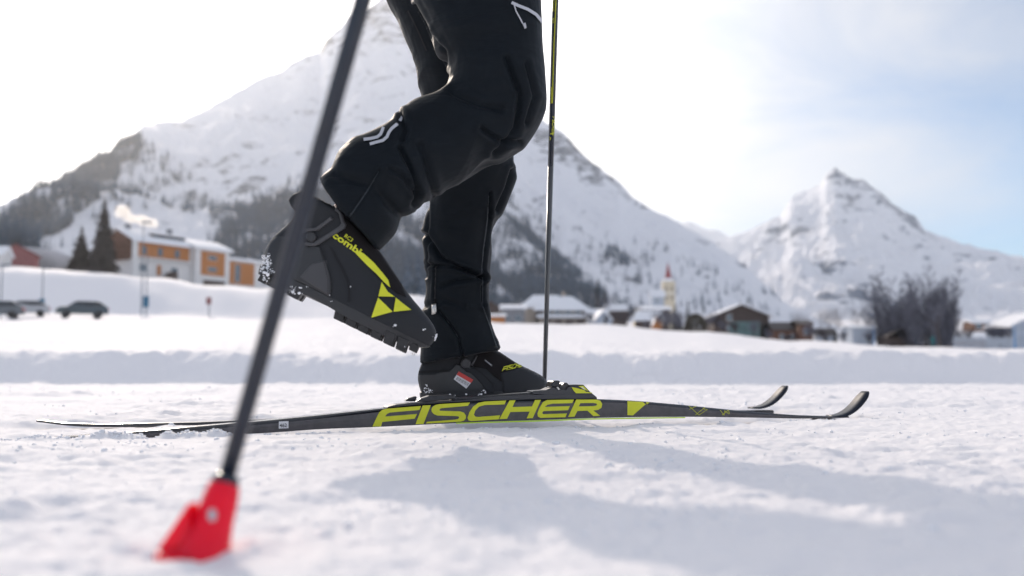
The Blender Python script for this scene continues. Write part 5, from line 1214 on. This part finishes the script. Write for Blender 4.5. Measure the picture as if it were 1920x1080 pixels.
for l in ([(390, 410), (415, 490), (437, 580), (438, 680)],):
    for j in range(len(l)-1):
        for q in range(7):
            f = q/7; x_ = l[j][0]+(l[j+1][0]-l[j][0])*f-8; y_ = l[j][1]+(l[j+1][1]-l[j][1])*f
            if q % 1 == 0: D('stitching', c2([(x_-2.5, y_-3), (x_+2.5, y_-3), (x_+2.5, y_+3), (x_-2.5, y_+3)]), 'seam_dark', 0.0036)
D('lime_stripe', c2([(588, 424), (612, 416), (640, 430), (700, 485), (750, 545), (785, 590), (797, 636), (760, 602), (720, 557), (660, 500), (612, 450)]), 'lime', 0.0032)
D('lime_triangle', c2([(747, 602), (728, 687), (824, 690), (783, 660)]), 'lime', 0.0032)
D('lime_triangle', c2([(727, 694), (687, 812), (813, 777)]), 'lime', 0.0032)
D('lime_triangle', c2([(830, 695), (818, 778), (922, 768), (870, 728)]), 'lime', 0.0032)
b = map_text(text_tris('combi', 1.0, 0.03), (622, 444.0), 34.6, 13.0, 1.45); wrap('lime_wordmark', b, bR, 'lime', 0.0034, bootR)
b = map_text(text_tris('RC3', 1.0, 0.012), (645, 444.5), 36, 7.2, 1.0); wrap('lime_wordmark', b, bR, 'lime', 0.0034, bootR)
D('cuff', c4([(400, 130), (520, 180), (640, 200), (700, 310), (712, 390), (560, 500), (500, 560), (430, 580), (330, 480), (300, 400), (330, 250)]), 'boot_softshell', 0.0034, 0.003)
D('strap', c4([(608, 328), (630, 350), (512, 440), (440, 452), (330, 470), (325, 445), (430, 425), (490, 420)]), 'strap_plastic', 0.0075, 0.004)
D('strap', c4([(640, 235), (668, 262), (705, 330), (716, 372), (734, 398), (722, 424), (520, 552), (470, 570), (400, 568), (400, 540), (470, 540), (505, 520), (672, 408), (690, 385), (672, 310), (638, 262)]), 'strap_plastic', 0.0065, 0.004)
D('pivot', c4(circle(452, 497, 40)), 'boot_plastic', 0.0085, 0.004)
# pull tab behind the ankle
tb = [(262, 190), (300, 150), (365, 118), (440, 95), (470, 200), (400, 300), (320, 290), (285, 250)]
V = [P(*p, 1.665) for p in c4(tb)]+[P(*p, 1.695) for p in c4(tb)]; n = len(tb)
o = fixn(mesh_obj('pull_tab', V, [tuple(range(n)), tuple(range(n, 2*n))]+[(i, (i+1) % n, n+(i+1) % n, n+i) for i in range(n)], MAT['boot_softshell'], bootR)); bb = o.modifiers.new('b', 'BEVEL'); bb.width = 0.003; bb.segments = 3
DL = lambda nm, l, m, off, th=0.0: decal(nm, [l], bL, m, off, bootL, th)
DL('heel_counter', c3([(112, 292), (250, 280), (380, 250), (430, 190), (560, 215), (690, 300), (760, 370), (750, 430), (640, 470), (150, 475), (120, 380)]), 'boot_plastic', 0.0012, 0.0015)
DL('strap', c3([(470, 215), (560, 235), (585, 215), (690, 300), (765, 375), (755, 440), (700, 445), (650, 360), (560, 270), (520, 262)]), 'boot_softshell', 0.0026, 0.0015)
DL('collar_band', c3([(120, 255), (380, 240), (380, 262), (122, 275)]), 'seam_dark', 0.0020)
DL('forefoot_panel', c3([(812, 275), (940, 238), (1060, 225), (1180, 270), (1205, 330), (1200, 430), (840, 440), (830, 350)]), 'boot_softshell', 0.0012, 0.0012)
DL('lace_cover', c3([(560, 215), (605, 120), (790, 40), (880, 130), (1010, 205), (930, 240), (812, 275), (830, 350), (760, 300), (690, 235)]), 'boot_lacecover', 0.0010, 0.001)
DL('pivot', c3(circle(515, 187, 42)), 'strap_plastic', 0.0055, 0.003)
DL('cuff_strap', c3([(560, 205), (606, 118), (618, 124), (575, 212)]), 'strap_plastic', 0.003, 0.001)
DL('seam', cz(stroke([(580, 225), (640, 262), (700, 320), (748, 370), (757, 410)], 5), 4.571, 760, 640), 'seam_dark', 0.0036)
DL('barcode_sticker', c3([(455, 258), (580, 330), (520, 405), (412, 325)]), 'sticker_white', 0.0042)
DL('sticker_header', c3([(455, 258), (580, 330), (560, 357), (437, 287)]), 'sticker_red', 0.0046)
for q in range(13):
    f = q/12; x_ = 448+f*92; y_ = 305+f*52; w_ = 2.2 if q % 3 else 3.6
    DL('barcode_bar', c3([(x_, y_), (x_+w_, y_+w_*.55), (x_+w_-17, y_+24), (x_-17, y_+24-w_*.55)]), 'ink', 0.0046)
DL('cloth_tag', c3([(680, 150), (748, 205), (738, 220), (670, 164)]), 'strap_plastic', 0.0028)
DL('tag_print', cz(stroke([(682, 163), (736, 207)], 5), 4.571, 760, 640), 'reflective_grey', 0.0032)
for loops in FISCH:
    l2 = []
    for lp in loops:
        q = []
        for (x_, y_) in lp:
            u = (x_-698)/430.0; v = (np.interp(x_, [700, 900, 1128], [800, 791, 783])-y_)/np.interp(x_, [700, 900, 1128], [38, 40, 35])
            bx_ = 826+u*196+v*9; by_ = 257-u*34-v*44
            q.append((bx_/4.571+760, by_/4.571+640))
        l2.append(q)
    try: wrap('lime_wordmark', tess(l2, 5), bL, 'lime', 0.0030, bootL)
    except Exception as ex: print('wm', ex)
# snow stuck to boots
def flecks(name, bvh, spots, parent, seed, sz=(0.0004, 0.0016)):
    g = random.Random(seed); bm = bmesh.new()
    for (cx_, cy_, rx, ry, n_) in spots:
        for k in range(n_):
            d = ray(g.gauss(cx_, rx), g.gauss(cy_, ry)).normalized(); loc, nn, i_, ds = bvh.ray_cast(CP, d)
            if loc is None: continue
            if g.random() < 0.5 and k: loc = loc0+Vector((g.gauss(0, .0018), g.gauss(0, .0004), g.gauss(0, .0014)))
            loc0 = loc; r = g.uniform(*sz)*(1.6 if g.random() < .12 else 1)
            mt = Matrix.Translation(loc+nn*0.001) @ Matrix.Diagonal((g.uniform(.7, 1.5), g.uniform(.7, 1.5), g.uniform(.6, 1.2), 1))
            bmesh.ops.create_icosphere(bm, subdivisions=1, radius=r, matrix=mt)
    me = bpy.data.meshes.new(name); bm.to_mesh(me); bm.free(); me.materials.append(MAT['clump_snow']); o = bpy.data.objects.new(name, me); COL.objects.link(o); o.parent = parent; o['kind'] = 'stuff'
flecks('snow_flecks', bvh_of([bootR]+[c for c in bootR.children if c.name.startswith(('sole', 'tread'))]), [(500, 502, 5, 12, 190), (499, 488, 5, 5, 90), (640, 570, 50, 25, 5), (700, 628, 60, 14, 10), (816, 640, 2, 7, 60), (545, 545, 12, 5, 60)], bootR, 6)
flecks('snow_flecks', bvh_of([bootL]), [(800, 735, 5, 4, 90), (830, 741, 25, 1.5, 60), (885, 740, 22, 1.5, 40), (908, 737, 5, 3, 18)], bootL, 7)
# trouser details
bT = bvh_of([tr])
DT = lambda nm, l, m, off, th=0.0: decal(nm, [l], bT, m, off, tr, th, 5)
for l in ([(376, 348), (420, 342), (455, 334), (475, 318), (485, 296), (492, 276)], [(412, 374), (450, 363), (488, 353), (512, 333), (524, 306), (540, 284), (574, 256)], [(584, 240), (597, 214)]):
    w = 17 if len(l) > 2 else 14
    DT('side_stripe', cz(stroke(l, w), 3.085, 560, 150), 'reflective_grey', 0.0025)
c6 = lambda l: cz(l, 2.7, 600, 0)
DT('pocket_zip', cz(stroke([(968, 15), (1000, 30), (1050, 50), (1090, 75), (1122, 115)], 15), 2.7, 600, 0), 'reflective_grey', 0.003)
DT('zip_cord', cz(stroke([(978, 20), (990, 60), (1012, 100), (1032, 140)], 6), 2.7, 600, 0), 'reflective_grey', 0.004)
DT('zip_pull', c6([(1026, 120), (1034, 118), (1040, 144), (1030, 148)]), 'reflective_grey', 0.006, 0.001)
DT('ankle_zip', cz(stroke([(232, 475), (228, 600), (226, 690)], 9), 3, 740, 340), 'seam_dark', 0.002)
DT('zip_pull', cz3([(214, 695), (236, 690), (232, 745), (212, 748)]), 'metal', 0.004, 0.001)
DT('seam', cz(stroke([(250, 728), (312, 802), (360, 880), (380, 990)], 5), 3, 740, 340), 'seam_cloth', 0.0015)
DT('seam', cz(stroke([(528, 80), (522, 200), (498, 380), (487, 520)], 6), 3, 740, 340), 'seam_cloth', 0.0012)
DT('seam', cz(stroke([(495, 540), (495, 700), (540, 830), (572, 925)], 6), 3, 740, 340), 'seam_cloth', 0.0012)
DT('seam', cz(stroke([(462, 530), (395, 645), (292, 795)], 9), 3.085, 560, 150), 'seam_cloth', 0.0014)
DT('hem_cord', cz(stroke([(765, 20), (785, 60), (800, 95)], 3), 1, 0, 0), 'seam_dark', 0.001)
# ---------------------------------------------------------------- poles
def tube_obj(name, a, b, ra, rb, m, parent, n=28):
    d = (b-a).normalized(); u = d.orthogonal().normalized(); w = d.cross(u); V = []
    for p, r in ((a, ra), (b, rb)):
        for k in range(n): V.append(p+(u*math.cos(k*6.2832/n)+w*math.sin(k*6.2832/n))*r)
    return mesh_obj(name, V, [(k, (k+1) % n, n+(k+1) % n, n+k) for k in range(n)]+[tuple(range(n))[::-1], tuple(range(n, 2*n))], MAT[m], parent, True)
def lathe(name, a, d, prof, m, parent, n=28, squash=(1, 1), u=None):
    u = u or d.orthogonal().normalized(); w = d.cross(u); V = []
    for (h, r) in prof:
        for k in range(n): V.append(a+d*h+(u*math.cos(k*6.2832/n)*squash[0]+w*math.sin(k*6.2832/n)*squash[1])*r)
    m_ = len(prof); return fixn(mesh_obj(name, V, [(j*n+k, j*n+(k+1) % n, (j+1)*n+(k+1) % n, (j+1)*n+k) for j in range(m_-1) for k in range(n)]+[tuple(range(n)), tuple((m_-1)*n+k for k in range(n))], MAT[m], parent, True))
pn = empty('ski_pole'); tag(pn, 'nearer black ski pole with a red basket, blurred in front of the boot', 'ski pole', 'ski poles')
tube_obj('shaft', nb-pdir*0.0, nb+pdir*1.30, 0.0059, 0.0098, 'pole_carbon', pn)
lathe('grip', nb+pdir*1.24, pdir, [(0, .013), (.03, .017), (.06, .015), (.10, .016), (.14, .019), (.155, .015)], 'glove', pn)
lathe('collar', nb-pdir*0.004, pdir, [(-0.004, .0090), (0.0, .0095), (0.003, .0095), (0.006, .0066)], 'pole_carbon', pn)
bk = lathe('basket', nb-pdir*0.003, pdir, [(-0.056, .0175), (-0.050, .0165), (-0.038, .0145), (-0.026, .0128), (-0.012, .0120), (-0.003, .0105), (0.0, .0085)], 'red_plastic', pn)
bd = nb-pdir*0.048                       # swept half-disc of the basket, pointing away from the travel direction
u_ = Vector((-1, 0.1, 0)).normalized(); w_ = Vector((0.1, 1, 0)).normalized()
V = []; rim = []
for k in range(29):
    th = -math.pi/2*1.05+math.pi*1.05*k/28; rr = 0.017+0.0235*math.cos(th)**2*1.0
    rim.append((math.cos(th)*rr*0.88, math.sin(th)*rr))
base = [(0.0, 0.017), (-0.006, 0.0), (0.0, -0.017)]
pts = rim
for z_, s_ in ((0.0, 1.0), (0.0105, 0.97)):
    for (a, b_) in pts:
        V.append(bd+u_*a*s_+w_*b_*s_+Vector((0, 0, z_-0.010-0.10*max(0, a)*1.0+0.30*max(0, a-0.030))))
n = len(pts); Fc = [tuple(range(n)), tuple(range(n, 2*n))]+[(i, (i+1) % n, n+(i+1) % n, n+i) for i in range(n)]
o = fixn(mesh_obj('basket_wing', V, Fc, MAT['red_plastic'], bk)); bb = o.modifiers.new('b', 'BEVEL'); bb.width = 0.002; bb.segments = 2
# web between socket and wing
V = [bd+u_*0.010+Vector((0, 0, 0.03)), bd+u_*0.030+Vector((0, 0, 0.0)), bd+u_*0.008+Vector((0, 0, -0.006))]; V = [v-w_*0.008 for v in V]+[v+w_*0.008 for v in V]
fixn(mesh_obj('basket_web', V, [(0, 1, 2), (3, 4, 5), (0, 1, 4, 3), (1, 2, 5, 4), (2, 0, 3, 5)], MAT['red_plastic'], bk))
bB = bvh_of([bk, o]); decal('print_mark', [circle(398, 966, 8, 20, 12)], bB, 'reflective_grey', 0.0006, bk, 0, 6)
lathe('spike', nb-pdir*0.075, pdir, [(0, .001), (0.012, .0035), (0.03, .0045)], 'metal', pn)
pf = empty('ski_pole'); tag(pf, 'farther slim dark pole with lime markings, upright behind the standing boot', 'ski pole', 'ski poles')
end = fb-fdir*(fb.z-0.03)/fdir.z
tube_obj('shaft', end, fb+fdir*0.52, 0.0050, 0.0070, 'pole_grey', pf); tube_obj('upper_shaft', fb+fdir*0.52, fb+fdir*1.25, 0.0070, 0.0084, 'pole_carbon', pf)
lathe('grip', fb+fdir*1.18, fdir, [(0, .013), (.03, .017), (.06, .015), (.10, .016), (.14, .019), (.155, .015)], 'glove', pf)
lathe('basket', end-fdir*0.02, fdir, [(0.0, .012), (0.004, .028), (0.008, .027), (0.03, .008), (0.05, .0065)], 'pole_carbon', pf)
bP = bvh_of([c for c in pf.children if 'shaft' in c.name])
cp = lambda l: cz(l, 3.6, 1000, 0)
for l, w in (([(153, 0), (140, 300), (128, 695)], 5.5), ([(140, 0), (136, 75)], 3), ([(116, 905), (126, 900), (140, 918)], 7), ([(108, 925), (118, 930), (112, 945)], 4), ([(122, 585), (120, 695), (130, 695)], 4)):
    decal('lime_line', [cz(stroke(l, w), 3.6, 1000, 0)], bP, 'lime', 0.0004, pf, 0, 4)
b = map_text(text_tris('FISCHER', 1.0, 0.02), (1036.0, 218.0), 93.0, 5.0, 1.35); wrap('lime_text', b, bP, 'lime', 0.0005, pf)
b = map_text(text_tris('RC3', 1.0, 0.01), (1036.5, 34.0), 93.0, 2.6, 1.5); wrap('lime_text', b, bP, 'lime', 0.0005, pf)
# ---------------------------------------------------------------- loose snow crumbs
g = random.Random(9); bm = bmesh.new(); ico = bmesh.ops.create_icosphere(bm, subdivisions=1, radius=1.0); IV = np.array([tuple(v.co) for v in bm.verts]); IF = np.array([[v.index for v in f.verts] for f in bm.faces]); bm.free()
AV = []; AF = []; off = 0; n_ = 5000
rs = np.random.RandomState(4)
yy = 0.75*np.exp(rs.rand(n_)*math.log(5.5/0.75)); aa = rs.uniform(-0.62, 0.62, n_)*1.05; xx = aa*yy
t_, w_2 = seg_dist(xx, yy, NA, NB)
dn = noise2(xx*3.3, yy*5, 61)+0.6*noise2(xx*9, yy*14, 62)
keep = (dn > 0.25) | (rs.rand(n_) < 0.06)
mk = (np.abs(w_2+0.022) < 0.03) & (t_ > 0) & (t_ < 1.02); keep &= ~mk
t_3, w_3 = seg_dist(xx, yy, FA, FB); keep &= ~((np.abs(w_3+0.022) < 0.035) & (t_3 > 0) & (t_3 < 1.05))
xx, yy = xx[keep], yy[keep]
# ragged crumbs along the running edges
ex_t = np.concatenate([rs.uniform(-0.02, 0.30, 420), rs.uniform(0.82, 1.01, 160), rs.uniform(0.3, 0.8, 120)]); ex_w = rs.normal(0.032, 0.010, len(ex_t))
L = math.hypot(NB[0]-NA[0], NB[1]-NA[1]); ddx, ddy = (NB[0]-NA[0])/L, (NB[1]-NA[1])/L
ex = NA[0]+ddx*ex_t*L+ddy*ex_w; ey = NA[1]+ddy*ex_t*L-ddx*ex_w
xx = np.concatenate([xx, ex]); yy = np.concatenate([yy, ey]); zz = ground(xx, yy)
for i in range(len(xx)):
    r = rs.uniform(0.0008, 0.0024)*(1.8 if rs.rand() < .06 else 1)*(0.8+0.2*yy[i]); v = IV*(1+rs.uniform(-.3, .3, (len(IV), 1)))*r*np.array([rs.uniform(.8, 1.5), rs.uniform(.8, 1.5), rs.uniform(.6, 1.0)])+np.array([xx[i], yy[i], zz[i]+r*0.2])
    AV.append(v); AF.append(IF+off); off += len(v)
AV = np.concatenate(AV); AF = np.concatenate(AF)
o = mesh_obj('snow_crumbs', [tuple(v) for v in AV], [tuple(int(k) for k in f) for f in AF], MAT['clump_snow'], None, True); tag(o, 'loose crumbs of snow scattered on the groomed track', 'snow', kind='stuff')
# ---------------------------------------------------------------- haze
V = []; Fc = []; zmin = float(gz.min())-1; box(V, Fc, -8600, 8600, -8600, 8600, zmin-60, 1500)
hz_ = mesh_obj('haze', V, Fc, None); m = bpy.data.materials.new('haze_air'); m.use_nodes = True; t = m.node_tree; t.nodes.clear()
vv = N(t, 'ShaderNodeVolumePrincipled', {'Color': (0.95, 0.975, 1.0, 1), 'Density': 0.00006, 'Anisotropy': 0.72}); N(t, 'ShaderNodeOutputMaterial', {'Volume': vv.outputs[0]})
hz_.data.materials.append(m); tag(hz_, kind='stuff')
